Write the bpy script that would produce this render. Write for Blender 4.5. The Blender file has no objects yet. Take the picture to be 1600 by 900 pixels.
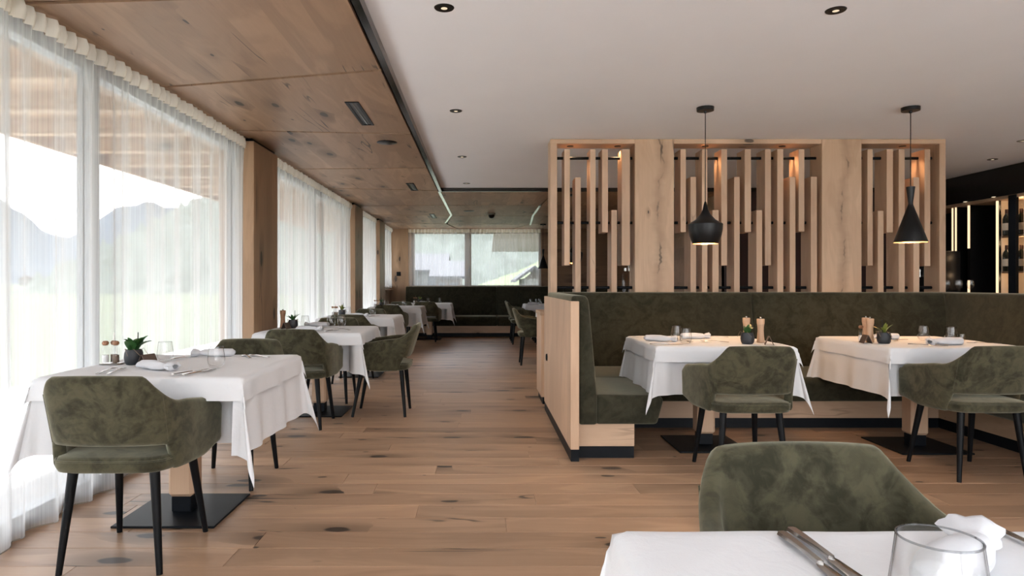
import bpy, bmesh, math, random
from mathutils import Vector, Matrix
random.seed(7)
R = math.radians
PI = math.pi
C = bpy.context.scene.collection
sc = bpy.context.scene

# ------------------------------------------------------------------ camera, sky, sun, exposure
cam_d = bpy.data.cameras.new('camera'); cam = bpy.data.objects.new('camera', cam_d); C.objects.link(cam)
cam.location = (0, 0, 1.18); cam.rotation_euler = (R(90), 0, 0)
cam_d.sensor_width = 36.0; cam_d.lens = 1030 / 1600 * 36
cam_d.shift_x = 48 / 1600; cam_d.shift_y = -7 / 1600
cam_d.clip_start = 0.02; cam_d.clip_end = 5000
sc.camera = cam
vs = sc.view_settings
sc.display_settings.display_device = 'sRGB'
vs.view_transform = 'Standard'; vs.look = 'None'; vs.gamma = 1.0; vs.use_curve_mapping = False
vs.exposure = 1.5
cy = sc.cycles
cy.max_bounces = 10; cy.diffuse_bounces = 6; cy.glossy_bounces = 4; cy.transmission_bounces = 6
cy.transparent_max_bounces = 40; cy.caustics_reflective = False; cy.caustics_refractive = False
cy.sample_clamp_indirect = 6.0
cy.use_denoising = True

w = bpy.data.worlds.new('sky'); sc.world = w; w.use_nodes = True
wn = w.node_tree.nodes; wl = w.node_tree.links
bg = wn['Background']
tc = wn.new('ShaderNodeTexCoord'); sep = wn.new('ShaderNodeSeparateXYZ')
wl.new(tc.outputs['Generated'], sep.inputs[0])
rmp = wn.new('ShaderNodeValToRGB')
rmp.color_ramp.elements[0].position = 0.0; rmp.color_ramp.elements[0].color = (0.93, 0.96, 1.0, 1)
rmp.color_ramp.elements[1].position = 0.9; rmp.color_ramp.elements[1].color = (0.62, 0.78, 1.0, 1)
wl.new(sep.outputs['Z'], rmp.inputs[0])
cn = wn.new('ShaderNodeTexNoise'); cn.inputs['Scale'].default_value = 3.0; cn.inputs['Detail'].default_value = 5
wl.new(tc.outputs['Generated'], cn.inputs['Vector'])
cr = wn.new('ShaderNodeValToRGB'); cr.color_ramp.elements[0].position = 0.42; cr.color_ramp.elements[1].position = 0.62
wl.new(cn.outputs[0], cr.inputs[0])
cm = wn.new('ShaderNodeMixRGB'); cm.inputs['Color2'].default_value = (1, 1, 1, 1)
wl.new(cr.outputs[0], cm.inputs['Fac']); wl.new(rmp.outputs[0], cm.inputs['Color1'])
wl.new(cm.outputs[0], bg.inputs['Color'])
bg.inputs['Strength'].default_value = 2.0

sd = bpy.data.lights.new('sun', 'SUN'); sun = bpy.data.objects.new('sun', sd); C.objects.link(sun)
sd.energy = 7.0; sd.angle = R(3); sd.color = (1.0, 0.97, 0.93)
sun.rotation_euler = Vector((0.50, -0.12, -0.87)).to_track_quat('-Z', 'Y').to_euler()

DOWNLIGHT_W = 9.0
PENDANT_W = 9.0

# ------------------------------------------------------------------ helpers
def link_mesh(name, verts, faces, m, parent=None, smooth=None, loc=None):
    me = bpy.data.meshes.new(name); me.from_pydata([tuple(v) for v in verts], [], faces); me.validate()
    bm = bmesh.new(); bm.from_mesh(me); bmesh.ops.recalc_face_normals(bm, faces=bm.faces); bm.to_mesh(me); bm.free()
    if smooth is not None:
        for p in me.polygons: p.use_smooth = True
        try: me.set_sharp_from_angle(angle=R(smooth))
        except Exception: pass
    o = bpy.data.objects.new(name, me); C.objects.link(o)
    if m: me.materials.append(m)
    if parent: o.parent = parent
    if loc: o.location = loc
    return o

class MB:
    def __init__(s): s.v = []; s.f = []
    def add(s, verts, faces, M=None):
        b = len(s.v)
        s.v += [(M @ Vector(v)) if M else Vector(v) for v in verts]
        s.f += [tuple(i + b for i in f) for f in faces]; return s
    def box(s, x0, x1, y0, y1, z0, z1, bev=0, M=None, seg=1):
        if bev <= 0:
            v = [(x, y, z) for x in (x0, x1) for y in (y0, y1) for z in (z0, z1)]
            f = [(0, 1, 3, 2), (4, 6, 7, 5), (0, 4, 5, 1), (2, 3, 7, 6), (0, 2, 6, 4), (1, 5, 7, 3)]
            return s.add(v, f, M)
        bm = bmesh.new(); bmesh.ops.create_cube(bm, size=1)
        for q in bm.verts: q.co = Vector(((x0 + x1) / 2 + q.co.x * (x1 - x0), (y0 + y1) / 2 + q.co.y * (y1 - y0), (z0 + z1) / 2 + q.co.z * (z1 - z0)))
        bmesh.ops.bevel(bm, geom=list(bm.edges), offset=bev, segments=seg, profile=0.5, affect='EDGES')
        bm.verts.index_update()
        s.add([q.co.copy() for q in bm.verts], [[q.index for q in f.verts] for f in bm.faces], M); bm.free(); return s
    def lathe(s, prof, n=20, M=None, closed=False, cap=True):
        v = []; f = []; k = len(prof)
        for r, z in prof:
            for i in range(n):
                a = 2 * PI * i / n; v.append((r * math.cos(a), r * math.sin(a), z))
        for j in range(k if closed else k - 1):
            j2 = (j + 1) % k
            for i in range(n):
                f.append((j * n + i, j * n + (i + 1) % n, j2 * n + (i + 1) % n, j2 * n + i))
        if not closed and cap:
            if prof[0][0] > 1e-5: f.append(tuple(range(n - 1, -1, -1)))
            if prof[-1][0] > 1e-5: f.append(tuple((k - 1) * n + i for i in range(n)))
        return s.add(v, f, M)
    def tube(s, pts, rad, n=8, M=None):
        pts = [Vector(p) for p in pts]; v = []; f = []
        rs = rad if isinstance(rad, (list, tuple)) else [rad] * len(pts)
        for i, p in enumerate(pts):
            d = (pts[min(i + 1, len(pts) - 1)] - pts[max(i - 1, 0)]).normalized()
            a = d.orthogonal().normalized() if i == 0 else (a - d * a.dot(d)).normalized()
            b = d.cross(a)
            for j in range(n):
                t = 2 * PI * j / n; v.append(p + (a * math.cos(t) + b * math.sin(t)) * rs[i])
        for i in range(len(pts) - 1):
            for j in range(n):
                f.append((i * n + j, i * n + (j + 1) % n, (i + 1) * n + (j + 1) % n, (i + 1) * n + j))
        f.append(tuple(range(n - 1, -1, -1))); f.append(tuple((len(pts) - 1) * n + j for j in range(n)))
        return s.add(v, f, M)
    def grid(s, fn, nu, nv):
        v = []; f = []
        for i in range(nu + 1):
            for j in range(nv + 1): v.append(fn(i / nu, j / nv))
        for i in range(nu):
            for j in range(nv):
                a = i * (nv + 1) + j; f.append((a, a + 1, a + nv + 2, a + nv + 1))
        return s.add(v, f)
    def make(s, name, m, parent=None, smooth=None, loc=None): return link_mesh(name, s.v, s.f, m, parent, smooth, loc)

def box(name, x0, x1, y0, y1, z0, z1, m, parent=None, bev=0, smooth=None, seg=1):
    return MB().box(x0, x1, y0, y1, z0, z1, bev, seg=seg).make(name, m, parent, smooth if smooth else (35 if bev else None))
def tag(o, label=None, cat=None, group=None, kind=None):
    if label: o['label'] = label
    if cat: o['category'] = cat
    if group: o['group'] = group
    if kind: o['kind'] = kind
    return o
def empty(name, loc=(0, 0, 0), rz=0, label=None, cat=None, group=None):
    o = bpy.data.objects.new(name, None); C.objects.link(o); o.location = loc; o.rotation_euler = (0, 0, rz)
    o.empty_display_size = 0.05
    return tag(o, label, cat, group)
KIDS = {}
def dup(o, loc=None, rz=None, label=None, parent=None, scale=None):
    kids = list(o.children) if o.name not in KIDS else KIDS[o.name]
    c = o.copy(); C.objects.link(c)
    if parent: c.parent = parent
    if loc: c.location = loc
    if rz is not None: c.rotation_euler = (0, 0, rz)
    if scale: c.scale = (scale,) * 3
    if label: c['label'] = label
    for ch in kids: dup(ch, parent=c)
    return c
def structure(o): o['kind'] = 'structure'; return o
def lerp(a, b, t): return a + (b - a) * t
def sm(a, b, x):
    t = min(1, max(0, (x - a) / (b - a))); return t * t * (3 - 2 * t)
def interp(tab, x):
    for (x0, *a), (x1, *b) in zip(tab, tab[1:]):
        if x <= x1:
            t = (x - x0) / (x1 - x0); return [lerp(p, q, t) for p, q in zip(a, b)]
    return list(tab[-1][1:])

# ------------------------------------------------------------------ materials
class NT:
    def __init__(s, name):
        s.m = bpy.data.materials.new(name); s.m.use_nodes = True; s.t = s.m.node_tree; s.t.nodes.clear()
        s.out = s.n('ShaderNodeOutputMaterial')
    def n(s, ty, **k):
        q = s.t.nodes.new(ty)
        for a, v in k.items():
            if hasattr(q, a): setattr(q, a, v)
        return q
    def l(s, a, b): s.t.links.new(a, b)
    def math(s, op, a, b=None, c=None, clamp=False):
        q = s.n('ShaderNodeMath', operation=op); q.use_clamp = clamp
        for i, x in enumerate((a, b, c)):
            if x is None: continue
            if isinstance(x, (int, float)): q.inputs[i].default_value = x
            else: s.l(x, q.inputs[i])
        return q.outputs[0]
    def rng(s, x, a, b, c=0.0, d=1.0):
        q = s.n('ShaderNodeMapRange'); q.interpolation_type = 'SMOOTHSTEP'
        s.l(x, q.inputs[0])
        for i, v in enumerate((a, b, c, d)): q.inputs[i + 1].default_value = v
        return q.outputs[0]
    def mix(s, f, a, b, mode='MIX'):
        q = s.n('ShaderNodeMixRGB', blend_type=mode)
        for i, x in enumerate((f, a, b)):
            if isinstance(x, (int, float)): q.inputs[i].default_value = x
            elif isinstance(x, (tuple, list)): q.inputs[i].default_value = (*x[:3], 1)
            else: s.l(x, q.inputs[i])
        return q.outputs[0]
    def noise(s, vec, scale, detail=3, rough=0.5, dist=0.0):
        q = s.n('ShaderNodeTexNoise'); q.inputs['Scale'].default_value = scale; q.inputs['Detail'].default_value = detail
        q.inputs['Roughness'].default_value = rough; q.inputs['Distortion'].default_value = dist
        s.l(vec, q.inputs['Vector']); return q.outputs[0]
    def scaled(s, vec, sx, sy, sz):
        q = s.n('ShaderNodeVectorMath', operation='MULTIPLY'); s.l(vec, q.inputs[0]); q.inputs[1].default_value = (sx, sy, sz); return q.outputs[0]
    def vadd(s, a, b):
        q = s.n('ShaderNodeVectorMath', operation='ADD'); s.l(a, q.inputs[0]); s.l(b, q.inputs[1]); return q.outputs[0]
    def bsdf(s, col, rough=0.5, metal=0.0, **kw):
        q = s.n('ShaderNodeBsdfPrincipled')
        for nm, x in (('Base Color', col), ('Roughness', rough), ('Metallic', metal), *kw.items()):
            if isinstance(x, (int, float)): q.inputs[nm].default_value = x
            elif isinstance(x, (tuple, list)): q.inputs[nm].default_value = (*x[:3], 1) if len(q.inputs[nm].default_value) == 4 else x
            else: s.l(x, q.inputs[nm])
        s.l(q.outputs[0], s.out.inputs[0]); return q
    def bump(s, q, h, strength, dist=0.002):
        b = s.n('ShaderNodeBump'); b.inputs['Strength'].default_value = strength; b.inputs['Distance'].default_value = dist
        s.l(h, b.inputs['Height']); s.l(b.outputs[0], q.inputs['Normal'])

def wood(name, light, dark, axis, knots=0.5, cracks=0.5, board=None, rough=0.5, vary=0.14, seed=0.0, knot_scale=1.0, veins=None):
    t = NT(name)
    geo = t.n('ShaderNodeNewGeometry'); oi = t.n('ShaderNodeObjectInfo')
    off = t.n('ShaderNodeCombineXYZ')
    for i, k in enumerate((13.7, 7.3, 5.1)): t.l(t.math('MULTIPLY_ADD', oi.outputs['Random'], k, seed), off.inputs[i])
    P0 = geo.outputs['Position']
    rnd = oi.outputs['Random']
    P = t.vadd(P0, off.outputs[0])
    if board:
        bx = 'XYZ'.index(board[0]); sp = t.n('ShaderNodeSeparateXYZ'); t.l(P0, sp.inputs[0])
        idx = t.math('FLOOR', t.math('DIVIDE', sp.outputs[bx], board[1]))
        wnz = t.n('ShaderNodeTexWhiteNoise'); wnz.noise_dimensions = '2D'
        cv = t.n('ShaderNodeCombineXYZ'); t.l(idx, cv.inputs[0]); t.l(rnd, cv.inputs[1]); t.l(cv.outputs[0], wnz.inputs['Vector'])
        o2 = t.n('ShaderNodeCombineXYZ')
        for i in range(3): t.l(t.math('MULTIPLY', wnz.outputs['Value'], 9.0 + 3 * i), o2.inputs[i])
        P = t.vadd(P, o2.outputs[0]); rnd = wnz.outputs['Value']
    a = 'XYZ'.index(axis)
    def sc_(k): v = [1, 1, 1]; v[a] = k; return t.scaled(P, *v)
    broad = t.noise(sc_(0.22), 3.6, 4, 0.55, 0.9)
    fine = t.noise(sc_(0.03), 70, 3, 0.6)
    rings = t.math('MULTIPLY_ADD', t.math('SINE', t.math('MULTIPLY', broad, 34.0)), 0.5, 0.5)
    f = t.math('ADD', t.math('MULTIPLY', t.rng(broad, 0.3, 0.7), 0.5), t.math('ADD', t.math('MULTIPLY', rings, 0.2), t.math('MULTIPLY', fine, 0.34)))
    col = t.mix(t.math('MULTIPLY', f, 1.0, clamp=True), dark, light)
    if knots > 0:
        sx = t.n('ShaderNodeSeparateXYZ'); t.l(P, sx.inputs[0])
        oth = [k for k in range(3) if k != a]
        cross = t.math('ADD', sx.outputs[oth[0]], sx.outputs[oth[1]])
        dn = t.noise(sc_(0.4), 14, 3)
        kv = t.n('ShaderNodeCombineXYZ')
        t.l(t.math('ADD', t.math('MULTIPLY', sx.outputs[a], 1.9 * knot_scale), t.math('MULTIPLY', dn, 0.12)), kv.inputs[0])
        t.l(t.math('ADD', t.math('MULTIPLY', cross, 4.6 * knot_scale), t.math('MULTIPLY', dn, 0.2)), kv.inputs[1])
        vo = t.n('ShaderNodeTexVoronoi'); vo.voronoi_dimensions = '2D'; vo.inputs['Scale'].default_value = 1.0
        t.l(kv.outputs[0], vo.inputs['Vector'])
        cs = t.n('ShaderNodeSeparateXYZ'); t.l(vo.outputs['Color'], cs.inputs[0])
        size = t.math('MULTIPLY', t.rng(cs.outputs[0], 1 - 0.62 * knots, 1.0, 0.0, 1.0), 1.0)
        d = t.math('DIVIDE', vo.outputs['Distance'], t.math('MAXIMUM', size, 0.001))
        halo = t.math('MULTIPLY', t.rng(d, 0.75, 0.12), t.math('MULTIPLY', size, 0.75, clamp=True))
        col = t.mix(halo, col, tuple(c * 0.55 for c in dark))
        col = t.mix(t.math('MULTIPLY', t.rng(d, 0.17, 0.12), 0.93), col, tuple(c * 0.1 for c in dark))
    if cracks > 0:
        cn = t.noise(sc_(0.09), 4.2, 3, 0.55, 0.25)
        ridge = t.rng(t.math('ABSOLUTE', t.math('SUBTRACT', cn, 0.5)), 0.010, 0.002)
        mask = t.rng(t.noise(sc_(0.4), 2.3, 2), 0.57, 0.63)
        col = t.mix(t.math('MULTIPLY', t.math('MULTIPLY', ridge, mask), cracks), col, tuple(c * 0.12 for c in dark))
    if veins:      # a dark wandering heart crack running up each wide post
        sv = t.n('ShaderNodeSeparateXYZ'); t.l(P0, sv.inputs[0])
        zc = t.n('ShaderNodeCombineXYZ'); t.l(sv.outputs[2], zc.inputs[2])
        wob = t.math('MULTIPLY', t.math('SUBTRACT', t.noise(zc.outputs[0], 1.5, 5, 0.6), 0.5), 0.42)
        wd = t.rng(t.noise(P0, 5, 3), 0.44, 0.66, 0.0, 1.0)
        for vx in veins:
            dd = t.math('ABSOLUTE', t.math('SUBTRACT', t.math('SUBTRACT', sv.outputs[0], vx), wob))
            soft = t.math('MULTIPLY', t.rng(dd, 0.075, 0.0), 0.5)
            core = t.math('MULTIPLY', t.rng(t.math('SUBTRACT', dd, t.math('MULTIPLY', wd, 0.008)), 0.006, 0.0), t.math('MULTIPLY', wd, 0.8))
            col = t.mix(soft, col, tuple(c * 0.75 for c in dark)); col = t.mix(core, col, tuple(c * 0.2 for c in dark))
    val = t.math('MULTIPLY_ADD', rnd, 2 * vary, 1 - vary)
    hs = t.n('ShaderNodeHueSaturation'); t.l(val, hs.inputs['Value']); t.l(col, hs.inputs['Color'])
    q = t.bsdf(hs.outputs[0], rough)
    t.bump(q, fine, 0.12, 0.001)
    return t.m

def plain(name, col, rough=0.5, metal=0.0, noise=0.0, nscale=8.0, bump=0.0, bscale=60, **kw):
    t = NT(name); tcn = t.n('ShaderNodeTexCoord'); c = col
    if noise:
        f = t.noise(tcn.outputs['Object'], nscale, 4)
        c = t.mix(f, tuple(x * (1 - noise) for x in col), tuple(min(1, x * (1 + noise)) for x in col))
    q = t.bsdf(c, rough, metal, **kw)
    if bump: t.bump(q, t.noise(tcn.outputs['Object'], bscale, 3), bump, 0.001)
    return t.m

def velvet(name, light, dark):
    t = NT(name); geo = t.n('ShaderNodeNewGeometry'); P = geo.outputs['Position']
    n1 = t.noise(P, 5.5, 5, 0.62, 1.6); n2 = t.noise(P, 21, 4, 0.6, 1.0)
    f = t.math('ADD', t.math('MULTIPLY', t.rng(n1, 0.4, 0.6), 0.62), t.math('MULTIPLY', t.rng(n2, 0.38, 0.62), 0.38))
    q = t.bsdf(t.mix(f, dark, light), 0.9)
    q.inputs['Sheen Weight'].default_value = 0.6; q.inputs['Sheen Roughness'].default_value = 0.45
    q.inputs['Sheen Tint'].default_value = (0.6, 0.58, 0.45, 1); q.inputs['Specular IOR Level'].default_value = 0.15
    t.bump(q, n2, 0.15, 0.004)
    return t.m

def glassy(name, tint=(0.97, 0.98, 0.98), ior=1.45, rough=0.02, edge=0.35):
    t = NT(name); geo = t.n('ShaderNodeNewGeometry'); dv = t.n('ShaderNodeVectorMath', operation='DOT_PRODUCT')
    t.l(geo.outputs['Normal'], dv.inputs[0]); t.l(geo.outputs['Incoming'], dv.inputs[1])
    f0 = ((ior - 1) / (ior + 1)) ** 2
    sch = t.math('MULTIPLY_ADD', t.math('POWER', t.math('SUBTRACT', 1.0, t.math('ABSOLUTE', dv.outputs['Value']), clamp=True), 5.0), 1 - f0, f0)
    tr = t.n('ShaderNodeBsdfTransparent')
    t.l(t.mix(t.rng(t.math('ABSOLUTE', dv.outputs['Value']), 0.0, edge), tuple(c * .45 for c in tint), tint), tr.inputs[0])
    gl = t.n('ShaderNodeBsdfGlossy'); gl.inputs['Roughness'].default_value = rough
    mx = t.n('ShaderNodeMixShader'); t.l(sch, mx.inputs[0]); t.l(tr.outputs[0], mx.inputs[1]); t.l(gl.outputs[0], mx.inputs[2])
    t.l(mx.outputs[0], t.out.inputs[0]); return t.m

def emit(name, col, strength):
    t = NT(name); e = t.n('ShaderNodeEmission'); e.inputs[0].default_value = (*col, 1); e.inputs[1].default_value = strength
    t.l(e.outputs[0], t.out.inputs[0]); return t.m

def sheer(name, col, open_, axis, thread=0.25):
    """woven voile: threads scatter and pass light, gaps let it straight through; at a slant the threads cover more"""
    t = NT(name); geo = t.n('ShaderNodeNewGeometry'); lw = t.n('ShaderNodeLayerWeight')
    tcn = t.n('ShaderNodeTexCoord')
    v = [2.0, 2.0, 0.06]
    threads = t.noise(t.scaled(tcn.outputs['Object'], 60 if axis == 'X' else 0.0, 60 if axis == 'Y' else 0.0, 0.25), 1.6, 2, 0.7)
    dv = t.n('ShaderNodeVectorMath', operation='DOT_PRODUCT'); t.l(geo.outputs['Normal'], dv.inputs[0]); t.l(geo.outputs['Incoming'], dv.inputs[1])
    cosv = t.math('MAXIMUM', t.math('ABSOLUTE', dv.outputs['Value']), 0.12)
    base = t.math('MULTIPLY_ADD', t.math('SUBTRACT', threads, 0.5), -thread * 2, open_, clamp=True)
    tr_f = t.math('POWER', base, t.math('POWER', t.math('DIVIDE', 1.0, cosv), 0.75))
    tr = t.n('ShaderNodeBsdfTransparent')
    tl = t.n('ShaderNodeBsdfTranslucent'); tl.inputs[0].default_value = (*col, 1)
    df = t.n('ShaderNodeBsdfDiffuse'); df.inputs[0].default_value = (*col, 1)
    m1 = t.n('ShaderNodeMixShader'); m1.inputs[0].default_value = 0.42; t.l(tl.outputs[0], m1.inputs[1]); t.l(df.outputs[0], m1.inputs[2])
    m2 = t.n('ShaderNodeMixShader'); t.l(tr_f, m2.inputs[0]); t.l(m1.outputs[0], m2.inputs[1]); t.l(tr.outputs[0], m2.inputs[2])
    t.l(m2.outputs[0], t.out.inputs[0]); return t.m

def linen(name, col):
    t = NT(name); tcn = t.n('ShaderNodeTexCoord'); P = tcn.outputs['Object']
    q = t.bsdf(col, 0.85); q.inputs['Specular IOR Level'].default_value = 0.2
    h = t.math('ADD', t.math('MULTIPLY', t.noise(P, 14, 4, 0.6, 0.8), 1.0), t.math('MULTIPLY', t.noise(P, 300, 2), 0.12))
    t.bump(q, h, 0.35, 0.006); return t.m

M = {}
M['floor'] = wood('floor_oak', (0.49, 0.315, 0.2), (0.28, 0.17, 0.103), 'X', 0.75, 0.9, None, 0.42, 0.17, 0, 1.0)
M['floor_far'] = wood('floor_oak_far', (0.49, 0.315, 0.2), (0.28, 0.17, 0.103), 'X', 0.5, 0.6, ('Y', 0.19), 0.42, 0.17)
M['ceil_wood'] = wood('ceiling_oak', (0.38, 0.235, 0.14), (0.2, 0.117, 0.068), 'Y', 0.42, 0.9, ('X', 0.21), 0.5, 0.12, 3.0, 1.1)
M['oak_z'] = wood('oak_upright', (0.64, 0.44, 0.295), (0.45, 0.29, 0.185), 'Z', 0.0, 0.25, None, 0.5, 0.09)
M['oak_x'] = wood('oak_crosswise', (0.64, 0.44, 0.295), (0.45, 0.29, 0.185), 'X', 0.25, 0.3, None, 0.5, 0.08)
M['oak_y'] = wood('oak_lengthwise', (0.5, 0.335, 0.215), (0.34, 0.215, 0.13), 'Y', 0.3, 0.3, None, 0.5, 0.08)
M['oak_post'] = wood('oak_knotty_post', (0.65, 0.45, 0.3), (0.46, 0.3, 0.19), 'Z', 0.06, 1.0, None, 0.5, 0.05, 1.3, 3.2, (1.67, 3.40))
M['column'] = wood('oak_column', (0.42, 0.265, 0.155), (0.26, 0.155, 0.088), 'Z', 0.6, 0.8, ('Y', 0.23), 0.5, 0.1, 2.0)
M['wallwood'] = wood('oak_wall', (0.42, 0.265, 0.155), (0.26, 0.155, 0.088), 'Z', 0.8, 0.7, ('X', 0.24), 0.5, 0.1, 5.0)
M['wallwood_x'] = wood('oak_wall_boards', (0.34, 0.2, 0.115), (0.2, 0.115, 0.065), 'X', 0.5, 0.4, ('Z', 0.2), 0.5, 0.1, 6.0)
M['plaster'] = plain('white_plaster', (0.83, 0.83, 0.85), 0.9, 0, 0.03, 2.0, 0.1, 30)
M['velvet'] = velvet('olive_velvet', (0.078, 0.072, 0.043), (0.026, 0.0245, 0.0145))
M['suede'] = velvet('olive_bench_suede', (0.045, 0.0425, 0.0265), (0.022, 0.021, 0.0135))
M['blackwood'] = plain('black_stained_leg', (0.004, 0.0045, 0.0055), 0.42, 0, 0.2, 30, **{'Specular IOR Level': 0.16})
M['blacksteel'] = plain('black_powder_steel', (0.005, 0.0065, 0.009), 0.45, 0.0, 0.15, 40, **{'Specular IOR Level': 0.16})
M['blackgloss'] = plain('black_gloss_profile', (0.012, 0.013, 0.013), 0.12, 0.0, 0.1, 5, **{'Specular IOR Level': 0.8})
M['alu'] = plain('polished_profile', (0.6, 0.64, 0.6), 0.18, 1.0, 0.05, 5)
M['linen'] = linen('white_linen', (0.70, 0.71, 0.73))
M['linen2'] = linen('white_napkin', (0.62, 0.63, 0.66))
M['steel'] = plain('cutlery_steel', (0.42, 0.4, 0.38), 0.22, 1.0, 0.05, 20)
M['glass'] = glassy('clear_glass', (0.98, 0.98, 0.98), 1.5)
M['rimglass'] = glassy('glass_rim', (0.72, 0.73, 0.74), 1.5)
M['pane'] = glassy('window_glass', (0.985, 0.985, 0.985), 1.3, 0.0, 0.02)
M['sheer'] = sheer('ivory_voile', (0.66, 0.66, 0.655), 0.55, 'Y')
M['sheer_x'] = sheer('ivory_voile_rear', (0.72, 0.73, 0.74), 0.66, 'X')
M['header'] = sheer('ivory_voile_header', (0.9, 0.86, 0.76), 0.12, 'Y', 0.1)
M['header_x'] = sheer('ivory_voile_header_rear', (0.9, 0.86, 0.76), 0.2, 'X', 0.1)
M['cord'] = plain('hem_cord', (0.25, 0.22, 0.18), 0.8, 0, 0.1)
M['frame'] = plain('grey_window_frame', (0.34, 0.36, 0.38), 0.45, 0.2, 0.05)
M['frame_oak'] = wood('oak_window_frame', (0.5, 0.4, 0.32), (0.36, 0.28, 0.22), 'Z', 0, 0, None)
M['pot'] = plain('charcoal_pot', (0.02, 0.023, 0.028), 0.5, 0, 0.2, 20)
M['leaf'] = plain('succulent_leaf', (0.03, 0.1, 0.025), 0.4, 0, 0.5, 25)
M['leaf2'] = plain('yellow_green_leaf', (0.16, 0.2, 0.035), 0.4, 0, 0.4, 25)
M['twig'] = plain('dry_twig', (0.2, 0.15, 0.1), 0.8, 0, 0.3)
M['mill_dark'] = wood('walnut_mill', (0.3, 0.15, 0.075), (0.2, 0.09, 0.045), 'Z', 0, 0, None)
M['mill'] = wood('beech_mill', (0.6, 0.39, 0.25), (0.5, 0.31, 0.19), 'Z', 0, 0, None)
M['leather'] = plain('brown_leather', (0.09, 0.06, 0.045), 0.55, 0, 0.2, 30)
M['card'] = plain('pale_card', (0.7, 0.66, 0.6), 0.7, 0, 0.05)
M['spice'] = plain('pepper_corns', (0.18, 0.12, 0.08), 0.8, 0, 0.6, 300)
M['salt'] = plain('white_salt', (0.8, 0.8, 0.8), 0.8, 0, 0.1, 300)
M['lampblack'] = plain('matt_black_shade', (0.004, 0.004, 0.0045), 0.35, 0.0, 0.1, 10, **{'Specular IOR Level': 0.3})
M['brass'] = plain('gold_shade_lining', (0.75, 0.48, 0.22), 0.3, 0.8, 0.05)
M['bulb'] = emit('warm_bulb', (1.0, 0.62, 0.28), 14)
M['led'] = emit('warm_led_strip', (1.0, 0.7, 0.43), 0.5)
M['glowback'] = plain('pale_shelf_back', (0.75, 0.66, 0.56), 0.7, 0, 0.05)
M['dlight'] = emit('downlight_lens', (1.0, 0.8, 0.55), 0.35)
M['dark'] = plain('black_cabinet', (0.008, 0.008, 0.009), 0.25, 0, 0.1, 5)
M['maroon'] = plain('dark_red_wall', (0.035, 0.012, 0.01), 0.7, 0, 0.2, 4)
M['bottle'] = plain('dark_bottle_glass', (0.012, 0.016, 0.012), 0.12, 0, 0.1)
M['label'] = plain('bottle_label', (0.55, 0.5, 0.42), 0.7, 0, 0.1)
M['grass'] = plain('meadow', (0.05, 0.062, 0.03), 0.9, 0, 0.3, 0.05)
M['slope'] = plain('pale_green_slope', (0.085, 0.11, 0.05), 0.9, 0, 0.3, 0.05)  # slope grass, a paler green than the meadow
M['terrace'] = plain('pale_bounce_terrace', (0.74, 0.73, 0.71), 0.8, 0, 0.08, 3)
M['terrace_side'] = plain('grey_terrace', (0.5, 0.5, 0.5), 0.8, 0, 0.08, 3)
M['soffit_board'] = wood('weathered_soffit', (0.12, 0.095, 0.075), (0.07, 0.055, 0.045), 'X', 0, 0, None)
M['forest'] = plain('forest_slope', (0.056, 0.068, 0.058), 0.95, 0, 0.6, 0.35)
M['mount'] = plain('mountain_forest_haze', (0.04, 0.052, 0.066), 0.95, 0, 0.35, 0.006)  # forest colour shifted to blue, painting distance haze into the base
M['larch'] = wood('larch_soffit', (0.5, 0.33, 0.2), (0.34, 0.21, 0.12), 'Y', 0.3, 0, ('X', 0.16), 0.6, 0.1)
M['larch_x'] = wood('larch_rafter', (0.52, 0.35, 0.21), (0.38, 0.24, 0.14), 'X', 0.2, 0, None, 0.6, 0.1)
M['render'] = plain('white_render', (0.2, 0.2, 0.19), 0.9, 0, 0.05)
M['roofgrey'] = plain('grey_roof', (0.04, 0.04, 0.047), 0.7, 0, 0.2, 2)
M['brownwood'] = plain('brown_boards', (0.07, 0.048, 0.036), 0.7, 0, 0.2, 3)
M['darkpane'] = plain('dark_window', (0.05, 0.06, 0.07), 0.1, 0, 0.1)

ZC, ZW = 2.49, 2.54            # wood ceiling, white ceiling
XW = -2.12                     # curtain plane
YB = 15.8                      # rear wall
# ================================================================== SETTING
floor = structure(box('floor', -2.35, 6.6, -1.2, YB + .3, -0.25, -0.003, M['floor_far']))
rows = 0.19; y = 0.47; k = 0
while y < 9.6:
    xmax = 0.86 * y + 0.5 if y < 5.5 else 0.75
    x = -2.3 - random.uniform(0, 1.6)
    while x < xmax:
        L = random.choice((1.5, 1.8, 2.0, 2.2))
        a, b = max(x, -2.3), min(x + L, 6.4)
        if b - a > 0.1:
            box('plank', a + .0012, b - .0012, y + .0012, y + rows - .0012, -0.003, random.uniform(0, .0006), M['floor'], floor, 0.0012)
        x += L
    y += rows; k += 1

# white ceiling slab with roof above
ceil = structure(box('ceiling', -0.595, 6.6, -1.2, 9.37, ZW, ZW + .12, M['plaster']))
box('edge_profile', -0.601, -0.562, -1.2, 9.37, ZC - .004, ZW, M['blackgloss'], ceil)
box('edge_profile', -0.601, 6.6, 9.365, 9.385, ZC - .004, ZW, M['blackgloss'], ceil)
roof = structure(box('roof', -2.6, 6.8, -1.4, YB + .5, ZW + .14, ZW + .4, M['brownwood']))
cw = structure(box('ceiling', -2.6, -0.6, -1.2, 9.37, ZC + .022, ZC + .06, M['blacksteel']))
cw2 = box('ceiling_backing', -2.6, 6.6, 9.385, YB + .3, ZC + .022, ZC + .06, M['blacksteel'], cw)
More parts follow.
